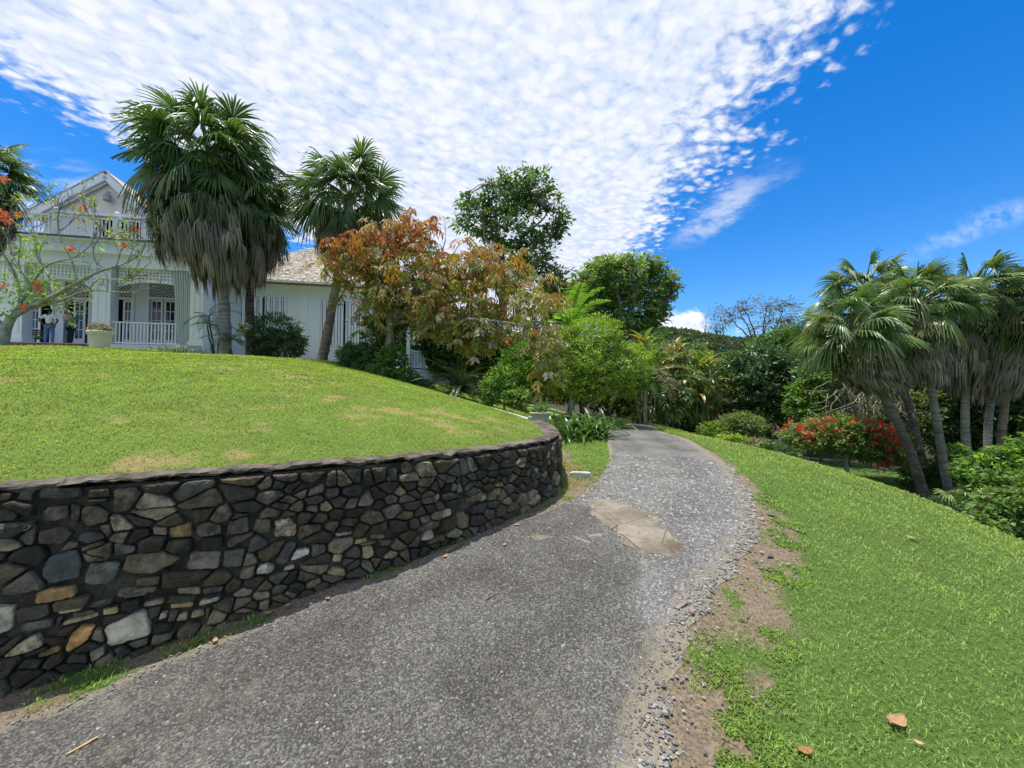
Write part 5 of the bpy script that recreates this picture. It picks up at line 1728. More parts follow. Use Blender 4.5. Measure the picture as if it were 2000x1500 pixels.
# ------------------------------------------------------------------ trees and shrubs round the drive
# orange-leaved tree: long drooping compound leaves
def orange_tree():
    rng = R0(21)
    b = base_at(752, 14.6, U, -.1)
    root = thing('drooping_tree', 'spreading tree with drooping orange, bronze and olive leaves in front of the side porch', 'tree', b)
    blobs = [blob(705, 505, 14.2, 72, 62, 60), blob(775, 500, 14.2, 85, 62, 70), blob(835, 560, 13.8, 105, 85, 80), blob(930, 540, 13.6, 95, 70, 75), blob(1005, 575, 13.4, 72, 62, 60),
             blob(900, 630, 13.6, 110, 50, 70), blob(1042, 625, 11.6, 40, 85, 36), blob(740, 590, 14.4, 55, 60, 50), blob(1062, 695, 11.2, 22, 66, 22), blob(800, 450, 14.2, 70, 28, 45), blob(980, 640, 13.4, 70, 62, 50)]
    pal_hi = [(.36, .15, .035), (.31, .11, .04), (.38, .22, .045), (.28, .12, .05), (.27, .15, .06)]
    pal_lo = [(.19, .21, .045), (.26, .25, .05), (.14, .17, .04), (.33, .29, .14), (.12, .16, .045), (.30, .21, .045), (.20, .19, .05)]
    lf, wd = MB(), MB()
    fork = P(765, 600, 14.4)
    ncl = 860
    vol = np.array([x[1][0] * x[1][2] for x in blobs]); bi = rng.choice(len(blobs), ncl, p=vol / vol.sum())
    o = unit(rng.randn(ncl, 3)); C = np.array([x[0] for x in blobs])[bi]; Rr = np.array([x[1] for x in blobs])[bi]
    cc = C + o * Rr * (.30 + .72 * rng.rand(ncl, 1) ** .6 + .28 * (rng.rand(ncl, 1) < .16))
    kk = fbm(cc[:, 0] * 1.5 + 3, cc[:, 2] * 1.5 + cc[:, 1], 23) > .36
    cc = cc[kk]
    # a few sprays that stick out of the top
    sp = [(735, 440), (762, 432), (800, 425), (845, 445), (868, 425), (906, 470), (640, 500), (655, 540), (690, 470), (718, 455), (830, 455), (660, 485), (930, 482), (1010, 520), (1050, 540)]
    cc = np.vstack([cc, [P(u, v, 14) for u, v in sp]])
    zhi = cc[:, 2]
    for k, c in enumerate(cc):
        vpx = 775 - (c[2] - EYE) / c[1] * F
        hot = np.clip((545 - vpx) / 110, 0, 1) * .9 + .10
        # several compound leaves from one shoot tip
        for j in range(rng.randint(2, 4)):
            az = rng.rand() * 6.283
            L = rng.uniform(.40, .75); npair = rng.randint(5, 8)
            el = rng.uniform(-.2, .7)
            t = np.linspace(0, 1, npair)
            e = el - 1.5 * t
            ds = L / npair
            hx = np.cumsum(np.cos(e) * ds); hz_ = np.cumsum(np.sin(e) * ds)
            h = np.array([math.cos(az), math.sin(az), 0]); sd = np.array([-math.sin(az), math.cos(az), 0])
            p = c + hx[:, None] * h + hz_[:, None] * np.array([0, 0, 1.])
            col = pick(rng, 1, pal_hi if rng.rand() < hot else pal_lo)[0] * rng.uniform(.75, 1.2)
            if rng.rand() < .10: col = np.array([.40, .36, .28]) * rng.uniform(.8, 1.2)
            for sg in (-1, 1):
                d = sd * sg * rng.uniform(.5, 1.1) + h * .35 + np.array([0, 0, -.8]) + rng.randn(npair, 3) * .28
                nr = h * .9 + np.array([0, 0, .5]) + rng.randn(npair, 3) * .25
                ll = rng.uniform(.17, .27) * (1 - .35 * np.abs(t - .5))
                lf.kites(p, d, nr, ll, ll * .33, col * (.82 + .36 * rng.rand(npair, 1)), bend=.06, droop=.12)
    woody(wd, rng, b, fork, cc, .17, (.22, .20, .17), ntwig=260, hubs=[P(700, 520, 14.2), P(780, 480, 14.2), P(850, 520, 13.9), P(930, 540, 13.6), P(1010, 560, 13.4), P(900, 620, 13.6), P(1045, 640, 11.6), P(830, 590, 13.8), P(730, 580, 14.3)])
    wd.build('trunk', M['bark'], root, True, loc=b)
    lf.build('crown', M['leaf'], root, loc=b)
orange_tree()

# ivy-covered base of that tree, and the shrubs along the top of the lawn
broadleaf('ivy', 'dark ivy bush climbing the trunk under the orange-leaved tree', 'plant', base_at(742, 14.7, U), P(742, 650, 14.8), [blob(745, 660, 14.9, 42, 62, 40), blob(722, 700, 14.6, 40, 36, 40), blob(770, 615, 15, 36, 40, 30)], 420, 14, .16, .11, G_DARK, r0=.05, seed=31, lm='gloss', aspect=.6, inner=120)
broadleaf('garden_shrub', 'dark rounded shrub at the lawn edge, left of the side porch', 'shrub', base_at(705, 14.7, U), P(700, 710, 14.6), [blob(696, 708, 14.6, 40, 36, 36), blob(680, 690, 14.7, 22, 24, 22)], 330, 14, .13, .085, G_DARK + G_MID[:1], r0=.03, seed=32, inner=90)
broadleaf('garden_shrub', 'brighter leafy shrub in front of the side porch railing post', 'shrub', base_at(768, 14.0, U), P(768, 720, 14.0), [blob(766, 706, 14.0, 32, 36, 32), blob(750, 726, 13.9, 34, 22, 30), blob(790, 735, 13.8, 26, 18, 26)], 330, 13, .14, .10, G_MID + G_BRIGHT[:1] + G_DARK[:2], r0=.03, seed=33, aspect=.5, inner=70)
broadleaf('oleander', 'dark oleander bush with glossy narrow leaves against the wing wall', 'shrub', base_at(540, 18.6, U), P(540, 690, 18.6), [blob(535, 645, 18.6, 50, 34, 40), blob(548, 672, 18.4, 44, 30, 40), blob(575, 668, 18.5, 22, 26, 20), blob(520, 680, 18.5, 26, 24, 26)], 430, 14, .2, .20, G_DARK + [(.05, .09, .04)], r0=.05, seed=34, lm='gloss', aspect=.24, ntwig=90)
broadleaf('white_flower_bush', 'small bush with white leaves or flowers beside the slim palm trunk', 'shrub', base_at(484, 18.0, U), P(482, 660, 18.0), [blob(478, 640, 18.0, 12, 10, 10)], 26, 8, .10, .16, [(.75, .77, .74), (.6, .64, .58), (.1, .16, .06)], r0=.02, seed=35, aspect=.4, ntwig=18)
feather_plant('small_palm', 'young feathery palm with arching fronds at the house corner', 'palm', base_at(424, 17.6, U), 13, 1.35, [(.05, .10, .02), (.08, .14, .025)], 36, stems=3, h0=1.75, spread=.55, el=(-.2, 1.0), ll=.26, lw=.035, arch=1.2, npair=20, stem_c=(.10, .09, .06))
feather_plant('small_palm', 'short feathery palm at the foot of the tallest fan palm', 'palm', base_at(446, 16.9, U), 12, 1.1, [(.05, .10, .02), (.08, .15, .025)], 37, stems=1, h0=1.15, spread=.1, el=(-.3, .8), ll=.24, lw=.035, arch=1.1, npair=18, stem_c=(.12, .1, .07))
for k, (u, d, L, n, lb) in enumerate([(318, 18.0, .75, 70, 'clump of long grassy leaves under the right porch pillar'), (358, 17.8, .6, 60, 'low dark grassy clump right of the right porch pillar'), (412, 17.4, .5, 50, 'small grassy clump beside the tallest palm trunk'), (300, 18.2, .5, 40, 'small tuft of leaves at the foot of the porch railing')]):
    strap_plant('border_grass', lb, 'plant', base_at(u, d, U, 0), n, L, .035, [(.05, .09, .03), (.08, .12, .04), (.11, .14, .05)], 40 + k, spread=.55, group='plants along the house front', fn=U)
feather_plant('cycad', 'large dark cycad with stiff arching fronds at the right end of the lawn', 'cycad', base_at(900, 12.6, U), 62, 1.5, [(.018, .04, .018), (.028, .055, .022), (.04, .07, .03)], 50, h0=.35, el=(-.25, 1.25), ll=.19, lw=.017, arch=1.0, npair=40, vee=.25)
broadleaf('garden_shrub', 'low dark shrub in front of the white side porch base', 'shrub', base_at(815, 13.6, U), P(815, 748, 13.6), [blob(810, 752, 13.6, 32, 16, 28), blob(830, 758, 13.2, 20, 14, 20)], 150, 12, .14, .10, G_DARK, r0=.02, seed=51, inner=40)
broadleaf('garden_shrub', 'yellow green shrub between the cycad and the white garden kerb', 'shrub', base_at(985, 11.8, U), P(985, 770, 11.8), [blob(985, 745, 11.8, 36, 30, 30), blob(960, 765, 11.9, 26, 24, 26), blob(1010, 775, 11.4, 26, 22, 24)], 260, 12, .15, .11, G_MID + G_YELL[:1] + G_BRIGHT[:1], r0=.03, seed=52, aspect=.45, inner=50)
broadleaf('small_tree', 'slender young tree with bright leaves beneath the drooping end of the orange tree', 'tree', base_at(1056, 12.4), P(1052, 740, 12.4), [blob(1010, 715, 12.6, 34, 42, 34), blob(1040, 740, 12.3, 42, 36, 40), blob(1020, 690, 12.6, 24, 24, 24)], 330, 12, .18, .11, G_BRIGHT + G_MID, r0=.05, seed=53, bark=BARK_L, inner=40)
broadleaf('small_tree', 'bright green round-crowned small tree beside the end of the drive', 'tree', base_at(1140, 12.6), P(1130, 748, 12.7), [blob(1140, 690, 12.8, 78, 60, 75), blob(1205, 715, 12.9, 66, 52, 62), blob(1090, 720, 12.5, 58, 52, 55), blob(1160, 648, 13.0, 58, 32, 50), blob(1235, 745, 12.9, 36, 34, 36), blob(1080, 680, 12.8, 46, 40, 44), blob(1150, 755, 12.6, 60, 30, 50)], 2100, 16, .19, .095, [(.15, .25, .03), (.20, .30, .035), (.25, .35, .045), (.11, .19, .03)], r0=.085, seed=54, bark=BARK_D, aspect=.36, ntwig=220, droop=.18, flat=.55, gate=1.6)
broadleaf('forest_tree', 'tall open-crowned tree rising behind the orange tree', 'tree', base_at(1000, 30), P(985, 520, 30), [blob(985, 380, 30, 52, 44, 50), blob(1045, 372, 30, 46, 44, 45), blob(935, 425, 30, 48, 36, 45), blob(1078, 430, 30, 34, 40, 34), blob(1000, 450, 30, 70, 46, 60), blob(960, 375, 30, 34, 30, 30), blob(1040, 500, 30, 50, 44, 50), blob(985, 530, 30, 60, 50, 55), blob(1080, 540, 30, 28, 36, 28), blob(910, 390, 30, 18, 16, 16)], 980, 14, .62, .36, G_DARK + G_MID[:3], r0=.30, seed=55, bark=(.20, .18, .15), shell=.35, aspect=.4, gate=.7, ntwig=160, nlimb=14, flat=.5)
broadleaf('forest_tree', 'broad dome-shaped tree with reddish tips behind the bright green tree', 'tree', base_at(1215, 27), P(1215, 640, 27), [blob(1205, 548, 27, 78, 44, 75), blob(1275, 560, 27, 52, 36, 50), blob(1150, 570, 27, 46, 40, 45), blob(1210, 610, 27, 74, 50, 70), blob(1245, 522, 27, 50, 22, 45), blob(1180, 530, 27, 40, 24, 40), blob(1270, 610, 27, 34, 36, 34)], 1150, 14, .48, .30, [(.11, .19, .05), (.15, .24, .06), (.18, .27, .08), (.08, .14, .04)], r0=.35, seed=56, aspect=.42, tips=(.18, [(.20, .13, .05), (.24, .10, .05), (.16, .15, .05)]), inner=140, ntwig=120, flat=.5, gate=.55)
feather_plant('feather_palm', 'light green feather palm between the orange tree and the dome-shaped tree', 'palm', base_at(1116, 18), 16, 2.3, [(.17, .32, .05), (.22, .40, .06), (.14, .27, .05)], 57, stems=1, h0=float(P(1116, 600, 18)[2] - H(np.array([2.68]), np.array([18.]))[0]), spread=.02, el=(-.25, 1.35), ll=.60, lw=.075, arch=1.05, npair=34, vee=.2, stem_c=(.30, .30, .24), rachis=.03)
feather_plant('feather_palm', 'cluster of dark feathery palms behind the bright green tree, at the edge of the drive', 'palm', base_at(1262, 15), 26, 2.2, [(.03, .07, .02), (.05, .10, .025), (.12, .12, .04)], 58, stems=7, h0=2.0, spread=.7, el=(-.2, 1.3), ll=.42, lw=.045, arch=1.4, npair=26, stem_c=(.30, .28, .22))

def banana_clump():
    rng = R0(59)
    b = base_at(1320, 16.5)
    root = thing('banana_clump', 'tall mixed clump of broad yellow and bronze leaves behind the drive bend', 'plant', b)
    lf, st = MB(), MB()
    for k in range(30):
        u, v = rng.uniform(1225, 1400), rng.uniform(655, 740)
        v += abs(u - 1300) * .25
        d = rng.uniform(15.6, 18)
        top = P(u, v, d)
        bb = np.array([top[0] * .92 + b[0] * .08, d, b[2]])
        st.tube(wig(rng, bb, top, 6, .08), np.linspace(.05, .03, 6), 6, c=(.16, .15, .07))
        for j in range(9):
            c = pick(rng, 1, [(.12, .21, .04), (.17, .26, .05), (.09, .17, .035), (.14, .22, .05), (.10, .18, .04), (.30, .24, .07), (.24, .13, .05)])[0]
            strap(lf, rng, top - (0, 0, rng.uniform(0, .6)), rng.rand() * 6.283, rng.uniform(.2, 1.35), rng.uniform(.6, 1.05), rng.uniform(.13, .22), c, rng.uniform(.9, 2.0))
    rng2 = R0(60)
    leaf_clusters(lf, rng2, [blob(1310, 720, 17, 90, 60, 60), blob(1345, 770, 16, 70, 60, 50), blob(1290, 790, 15.6, 70, 50, 50)], 520, 11, .25, .2, [(.07, .13, .03), (.10, .16, .04), (.18, .16, .05), (.05, .10, .03)], droop=.5, aspect=.3)
    st.build('stems', M['bark'], root, True, loc=b)
    lf.build('leaves', M['gloss'], root, loc=b)
banana_clump()

broadleaf('broad_shrub', 'large dark glossy shrub left of the palm clump, in front of the hill', 'shrub', base_at(1470, 18.3), P(1470, 800, 18.3), [blob(1470, 745, 18.4, 92, 70, 80), blob(1400, 780, 18.4, 66, 66, 60), blob(1545, 770, 18.4, 62, 66, 60), blob(1490, 705, 18.6, 66, 36, 55), blob(1570, 740, 18.6, 36, 40, 36), blob(1440, 820, 18.0, 90, 44, 60), blob(1350, 800, 18.4, 50, 55, 50)], 1500, 14, .26, .19, G_DARK + [(.04, .085, .03), (.055, .10, .045)], r0=.12, seed=61, lm='gloss', aspect=.45, inner=260)
broadleaf('broad_shrub', 'brighter leafy shrub squeezed between the dark shrub and the leaning palm', 'shrub', base_at(1600, 15.5), P(1600, 800, 15.5), [blob(1598, 745, 15.5, 36, 50, 36), blob(1575, 790, 15.5, 36, 50, 36), blob(1620, 700, 16, 28, 24, 28)], 380, 13, .2, .15, G_MID + G_BRIGHT[:1], r0=.05, seed=62, inner=60)
broadleaf('sparse_tree', 'thin sparse tree with a spreading flat crown against the sky left of the palms', 'tree', base_at(1500, 30), P(1478, 668, 30), [blob(1420, 612, 30, 40, 14, 36), blob(1480, 598, 30, 52, 14, 45), blob(1530, 610, 30, 34, 24, 34), blob(1400, 640, 30, 26, 10, 26), blob(1545, 640, 30, 24, 22, 24), blob(1500, 640, 30, 34, 26, 30)], 430, 8, .7, .17, [(.10, .11, .05), (.13, .12, .06), (.07, .09, .04)], r0=.13, seed=63, bark=(.14, .115, .09), ntwig=200, nlimb=16, aspect=.34, flat=.45)
broadleaf('forest_tree', 'leafy tree below the sparse tree, behind the dark glossy shrub', 'tree', base_at(1560, 24), P(1560, 720, 24), [blob(1540, 668, 24, 44, 36, 40), blob(1590, 690, 23, 40, 34, 40), blob(1500, 680, 24, 30, 30, 30)], 340, 13, .34, .24, G_DARK + G_MID, r0=.12, seed=64, inner=60)
broadleaf('bougainvillea', 'wide rounded bougainvillea bush covered with red flowers below the lawn edge', 'shrub', base_at(1650, 13), P(1650, 885, 13), [blob(1640, 850, 13, 80, 38, 60), blob(1580, 850, 13, 50, 34, 46), blob(1710, 868, 12.8, 56, 38, 50), blob(1750, 885, 12.6, 30, 26, 28), blob(1650, 830, 13, 64, 22, 50)], 1050, 14, .15, .09, G_MID + [(.16, .19, .06)], r0=.07, seed=65, bark=(.34, .31, .27), tips=(.07, [(.55, .04, .05), (.62, .07, .05), (.50, .10, .05), (.30, .18, .05)]), inner=160, aspect=.55, nlimb=12)
def bougainvillea_blossom():
    rng = R0(66)
    par = [o for o in SC.objects if o.name == 'bougainvillea'][0]
    mb = MB()
    for u, v, r, n in [(1600, 838, 13, 60), (1562, 838, 9, 30), (1545, 826, 8, 25), (1625, 842, 11, 40), (1720, 842, 20, 130), (1740, 855, 20, 130), (1690, 830, 14, 60), (1752, 878, 15, 60), (1705, 868, 10, 40), (1738, 895, 10, 30), (1770, 905, 9, 24), (1668, 824, 9, 30), (1580, 852, 8, 26), (1655, 850, 8, 24), (1725, 905, 8, 20), (1530, 840, 7, 16), (1620, 818, 8, 20), (1765, 888, 12, 40), (1700, 850, 12, 40)]:
        d = 12.35 if v > 840 else 12.5
        n = int(n * (.95 if u > 1680 else .55))
        c = P(u, v, d)
        p = c + rng.randn(n, 3) * r * d / F * .6
        mb.kites(p, rng.randn(n, 3), rng.randn(n, 3) + np.array([0, -.6, .8]), .10, .085, cjit(rng, n, (.72, .045, .06), .25), bend=.1)
    o = mb.build('blossom', M['petal'], par, loc=par.location)
bougainvillea_blossom()
broadleaf('clipped_bush', 'small mushroom-shaped clipped bush at the far lawn edge', 'shrub', base_at(1447, 13.8), P(1450, 856, 13.8), [blob(1446, 834, 13.8, 46, 26, 44), blob(1446, 826, 13.8, 38, 20, 38)], 520, 13, .14, .085, G_MID + [(.14, .14, .06), (.10, .12, .05)], r0=.04, seed=67, bark=BARK_L, tips=(.10, [(.4, .10, .05), (.28, .14, .06)]), inner=90, aspect=.5)
broadleaf('flower_bush', 'little yellow green bush at the left foot of the clipped bush', 'shrub', base_at(1392, 13.9), P(1392, 845, 13.9), [blob(1390, 842, 13.9, 28, 17, 26), blob(1412, 850, 13.5, 18, 12, 18)], 190, 11, .13, .10, G_YELL + G_MID[2:], r0=.02, seed=68, tips=(.06, [(.5, .2, .12)]))
for k, (u, v, d, ru, rv, lb) in enumerate([(1475, 868, 12.6, 34, 11, 'low pink-tinged ground cover right of the clipped bush'), (1520, 882, 11.8, 40, 12, 'low dark leafy plants left of the red bougainvillea'), (1430, 858, 13.0, 24, 9, 'low leafy plants below the clipped bush')]):
    broadleaf('border_plant', lb, 'plant', base_at(u, d), P(u, v + 4, d), [blob(u, v, d, ru, rv, ru)], 120, 10, .12, .11, [G_MID, G_DARK, G_YELL][k] + ([(.3, .2, .16)] if k == 0 else []), r0=.015, seed=70 + k, group='low plants along the far lawn edge', parts=('stem', 'leaves'))
# dry twig thicket
def thicket():
    rng = R0(75)
    b = base_at(1690, 15)
    root = thing('dry_thicket', 'tangle of bare pale twigs hanging behind the leaning palm trunks', 'bush', b)
    mb = MB()
    for k in range(150):
        p = P(rng.uniform(1615, 1760), rng.uniform(715, 800), rng.uniform(14.2, 16))
        q = p + np.array([rng.randn() * .7, rng.randn() * .4, -rng.uniform(.2, 1.2)])
        pts = wig(rng, p, q, 7, .5)
        mb.tube(pts, np.linspace(.016, .006, 7), 4, c=np.array([.34, .30, .24]) * rng.uniform(.6, 1.2))
    for k in range(10):
        p = P(rng.uniform(1625, 1750), 720, 15)
        mb.tube(wig(rng, b + (rng.randn() * .8, 0, 0), p, 8, .2), np.linspace(.04, .02, 8), 5, c=(.25, .22, .18))
    lf = MB()
    leaf_clusters(lf, rng, [blob(1690, 760, 15.6, 75, 60, 40), blob(1780, 790, 15, 60, 60, 40)], 260, 9, .2, .12, [(.16, .18, .06), (.10, .13, .04), (.07, .10, .035)])
    mb.build('twigs', M['bark'], root, True, loc=b)
    lf.build('leaves', M['leaf'], root, loc=b)
thicket()
# the wooded backdrop of the lower garden: individual trees and shrubs
BACK = [(1640, 20, [(1640, 740, 60, 60), (1690, 800, 70, 70), (1610, 810, 50, 60)], 'dark tree deep behind the bare twigs'),
        (1760, 18, [(1760, 800, 70, 80), (1720, 860, 60, 60), (1800, 740, 50, 60)], 'dark tree behind the leaning palm trunks'),
        (1850, 18, [(1850, 800, 60, 90), (1890, 860, 60, 60), (1840, 730, 50, 50)], 'dark tree seen between the slim and the pale palm trunks'),
        (1960, 17, [(1960, 800, 70, 90), (2010, 860, 60, 70), (1940, 730, 60, 60)], 'dark tree behind the palms on the right edge'),
        (2080, 16, [(2060, 760, 70, 120), (2100, 860, 70, 80)], 'dark tree outside the right edge behind the shrubs'),
        (1330, 22, [(1330, 755, 56, 56), (1385, 785, 40, 46), (1280, 765, 60, 56)], 'dark tree in the gap left of the glossy shrub'),
        (930, 21, [(930, 680, 60, 50), (890, 660, 50, 50), (975, 690, 50, 50), (850, 640, 40, 40), (820, 680, 50, 44), (872, 705, 44, 36), (905, 720, 40, 30)], 'dark tree filling the shade behind the side porch'),
        (1060, 20, [(1060, 720, 60, 60), (1110, 740, 60, 50), (1020, 700, 50, 50)], 'dark tree in the shade behind the bright green tree'),
        (1190, 19, [(1190, 760, 60, 50), (1240, 770, 50, 50)], 'dark tree in the shade beyond the drive bend'),
        (1110, 36, [(1110, 600, 50, 40), (1080, 570, 30, 26)], 'tree half hidden behind the feather palm')]
for k, (u, d, bl, lb) in enumerate(BACK):
    fn = U if u < 960 else H
    top = min(b_[1] for b_ in bl)
    broadleaf('backdrop_tree', lb, 'tree', base_at(u, d, fn), P(bl[0][0], bl[0][1] + 30, d), [blob(a, b_, d, c, e, c * .8) for a, b_, c, e in bl], 150 * len(bl), 13, .3 * d / 18, .21 * d / 18, G_DARK + G_MID[:1], r0=.12, seed=80 + k, group='trees filling the garden backdrop', inner=45 * len(bl), aspect=.45, ntwig=40)
# right-hand foreground shrubs
broadleaf('broad_shrub', 'bright leafy shrub with fallen logs at its foot on the right edge of the lawn', 'shrub', base_at(1960, 6.6), P(1965, 1010, 6.6), [blob(1965, 1000, 6.4, 52, 44, 50), blob(2010, 1010, 6.3, 50, 60, 50), blob(1930, 1030, 6.2, 26, 26, 26), blob(2040, 960, 6.6, 50, 60, 50)], 520, 13, .11, .085, G_MID + [(.14, .16, .07)], r0=.03, seed=95, aspect=.55, inner=100)
broadleaf('broad_shrub', 'mass of mid green shrubbery above the log shrub on the right', 'shrub', base_at(1940, 9.0), P(1940, 930, 9), [blob(1940, 925, 9, 60, 36, 55), blob(1990, 905, 8.8, 50, 40, 50), blob(2050, 900, 8.6, 60, 60, 50), blob(1975, 950, 8.4, 50, 30, 44)], 700, 13, .14, .11, G_MID + G_BRIGHT[:2] + G_DARK[:2], r0=.04, seed=96, inner=110, aspect=.5)
broadleaf('broad_shrub', 'dark low shrub round the foot of the leaning palms', 'shrub', base_at(1780, 11.8), P(1780, 925, 11.8), [blob(1790, 932, 11.8, 26, 24, 30), blob(1830, 930, 11.6, 32, 30, 30), blob(1865, 915, 11.2, 30, 34, 30)], 420, 12, .14, .10, G_DARK + G_MID[:1], r0=.02, seed=97, inner=70)
broadleaf('broad_shrub', 'bright small shrub between the slim palm and the pale palm trunk', 'shrub', base_at(1862, 11.9), P(1862, 900, 11.9), [blob(1866, 892, 11.9, 22, 24, 20)], 110, 11, .13, .12, G_BRIGHT + G_MID, r0=.02, seed=98)
for k, (u, v, d, lb) in enumerate([(1905, 960, 8.6, 'low fan-leaved palmetto at the lawn edge under the palms'), (1935, 915, 9.6, 'second low palmetto, farther back beside the shrubbery')]):
    rng = R0(99 + k); b = base_at(u, d)
    mb = MB()
    for j in range(11):
        az = j * 2.4; el = rng.uniform(.3, 1.2)
        o_ = np.array([math.cos(az) * math.cos(el), math.sin(az) * math.cos(el), math.sin(el)])
        L = .42 * d / 9
        hub = b + np.array([0, 0, .25]) + o_ * .6
        mb.tube([b + (0, 0, .1), hub], [.014, .008], 4, c=(.1, .14, .04))
        fan(mb, rng, hub, o_ + (0, 0, -.3), np.array([0, 0, 1.]) * math.cos(el) - np.array([math.cos(az), math.sin(az), 0]) * math.sin(el), L, pick(rng, 1, GP)[0] * 1.2, K=10, droop=.5)
    tag(mb.build('palmetto', M['gloss'], None, loc=b), lb, 'palm', 'palmettos under the palms')
# strap-leaved plants left of the drive end
strap_plant('lily_clump', 'big clump of dark arching strap leaves where the wall meets the drive', 'plant', base_at(1128, 9.9), 190, .95, .075, [(.03, .075, .018), (.05, .11, .025), (.07, .14, .03)], 120, spread=.75, el=(.3, 1.45), arch=1.7)
strap_plant('lily_clump', 'lighter clump of yellow green strap leaves beyond the dark clump', 'plant', base_at(1182, 12.2), 90, .7, .07, [(.14, .22, .04), (.18, .26, .05), (.09, .17, .03)], 121, spread=.6, el=(.4, 1.4), arch=1.6)
strap_plant('lily_clump', 'small clump of strap leaves at the trunk of the bright green tree', 'plant', base_at(1085, 11.4), 70, .7, .06, [(.05, .11, .025), (.08, .15, .03)], 122, spread=.5, el=(.4, 1.4), arch=1.6)

# ------------------------------------------------------------------ the coral-flowered bare tree by the steps
def flower_tree():
    rng = R0(130)
    d = 15.6
    b = base_at(4, d, U, -.1)
    root = thing('flowering_tree', 'nearly leafless grey-branched tree with coral red flowers in front of the porch', 'tree', b)
    wd, lf, fl = MB(), MB(), MB()
    bc = np.array([.33, .32, .28])
    L = lambda *p, r0=.1, r1=.03, n=22, dd=(0,): wd.tube(spline([P(u, v, d + z_) for u, v, z_ in p], n), np.linspace(r0, r1, n), 8, c=bc * rng.uniform(.85, 1.1), jit=.08, rng=rng)
    P0 = [(4, 676, 0), (12, 640, 0), (24, 618, 0)]
    wd.tube(np.vstack([b, spline([P(u, v, d) for u, v, _ in P0], 12)]), np.linspace(.19, .13, 13), 9, c=bc, jit=.1, rng=rng)
    limbs = [([(20, 622, 0), (60, 600, -.2), (105, 578, -.4), (150, 552, -.5), (195, 530, -.6), (240, 516, -.6), (275, 498, -.7)], .10, .015),
             ([(60, 602, -.2), (110, 590, .3), (170, 568, .5), (220, 570, .6), (272, 571, .7)], .06, .010),
             ([(18, 625, 0), (40, 590, .4), (30, 540, .5), (8, 500, .6), (-30, 470, .6)], .09, .02),
             ([(40, 590, .4), (60, 560, .2), (36, 520, 0), (15, 470, 0), (20, 430, 0)], .06, .012),
             ([(22, 618, 0), (60, 590, .6), (95, 590, .8), (140, 610, .9)], .055, .012),
             ([(150, 552, -.5), (140, 510, -.5), (120, 470, -.4), (112, 430, -.4), (118, 400, -.4)], .04, .008),
             ([(105, 578, -.4), (96, 540, -.1), (72, 500, 0), (66, 450, 0), (50, 415, 0)], .045, .010),
             ([(195, 530, -.6), (182, 490, -.6), (196, 450, -.6), (170, 415, -.6)], .03, .008),
             ([(170, 568, .5), (196, 545, .5), (240, 548, .4), (262, 540, .4)], .03, .008),
             ([(10, 640, 0), (-20, 610, -.4), (-60, 580, -.6)], .08, .03),
             ([(60, 560, .2), (90, 520, .2), (150, 500, .2), (190, 470, .2), (240, 460, .2)], .04, .008)]
    tips = []
    for pts, r0, r1 in limbs:
        q = spline([P(u, v, d + z_) for u, v, z_ in pts], 24)
        wd.tube(q, np.linspace(r0, r1, 24), 7, c=bc * rng.uniform(.85, 1.1), jit=.08, rng=rng)
        for i in (8, 11, 14, 16, 18, 20, 22, 23):
            dd = unit(q[min(i + 1, 23)] - q[i - 1]) + rng.randn(3) * .55 + np.array([0, 0, .35])
            grow(wd, rng, q[i], dd, rng.uniform(.5, .95), max(r1, .021), 2, bc * .9, tips, spread=.5, up=.08, n=4, kids=(1, 3), shrink=.62)
    tp = np.array([t[0] for t in tips])
    # leaf rosettes
    sel = rng.choice(len(tp), min(260, len(tp)), replace=False)
    for c in tp[sel]:
        n = rng.randint(4, 9); o = unit(rng.randn(n, 3) + np.array([0, 0, .4]))
        lf.kites(np.repeat(c[None], n, 0), o, rng.randn(n, 3) * .4 + np.array([0, 0, 1]), .14 * (.6 + .6 * rng.rand(n)), .05, cjit(rng, n, G_YELL[rng.randint(4)], .3), droop=.1)
    for u, v, r in [(75, 478, 15), (55, 508, 14), (52, 490, 12), (245, 475, 10), (250, 440, 8), (262, 462, 7), (60, 560, 26), (95, 570, 24), (120, 592, 16), (20, 555, 18), (30, 580, 20), (70, 545, 18), (8, 600, 14), (158, 420, 7), (75, 545, 18), (195, 482, 6)]:
        n = int(r * 2.6); c = P(u, v, d - .2)
        o = rng.randn(n, 3); p = c + o * r * d / F * .55
        lf.kites(p, unit(o) + rng.randn(n, 3) * .4 + np.array([0, 0, -.1]), rng.randn(n, 3) * .4 + np.array([0, -.2, 1]), .20 * (.6 + .6 * rng.rand(n)), .075, cjit(rng, n, (G_BRIGHT + G_YELL)[rng.randint(8)], .25), droop=.12)
    for u, v, r in [(8, 350, 7), (8, 424, 9), (14, 432, 7), (162, 407, 6), (263, 447, 6), (242, 478, 5), (138, 484, 6), (5, 555, 8), (73, 552, 7), (73, 565, 8), (36, 420, 5), (46, 600, 6), (3, 415, 8)]:
        n = 46; c = P(u, v, d - .45)
        p = c + unit(rng.randn(n, 3)) * (rng.rand(n, 1) ** .5) * r * d / F * .8
        fl.kites(p, p - c + rng.randn(n, 3) * .03, rng.randn(n, 3), .085, .06, cjit(rng, n, (.74, .22, .14), .2), bend=.12)
        fl.build('flower', M['petal'], root, loc=b); fl = MB()
    wd.build('branches', M['bark'], root, True, loc=b)
    lf.build('leaves', M['leaf'], root, loc=b)
flower_tree()

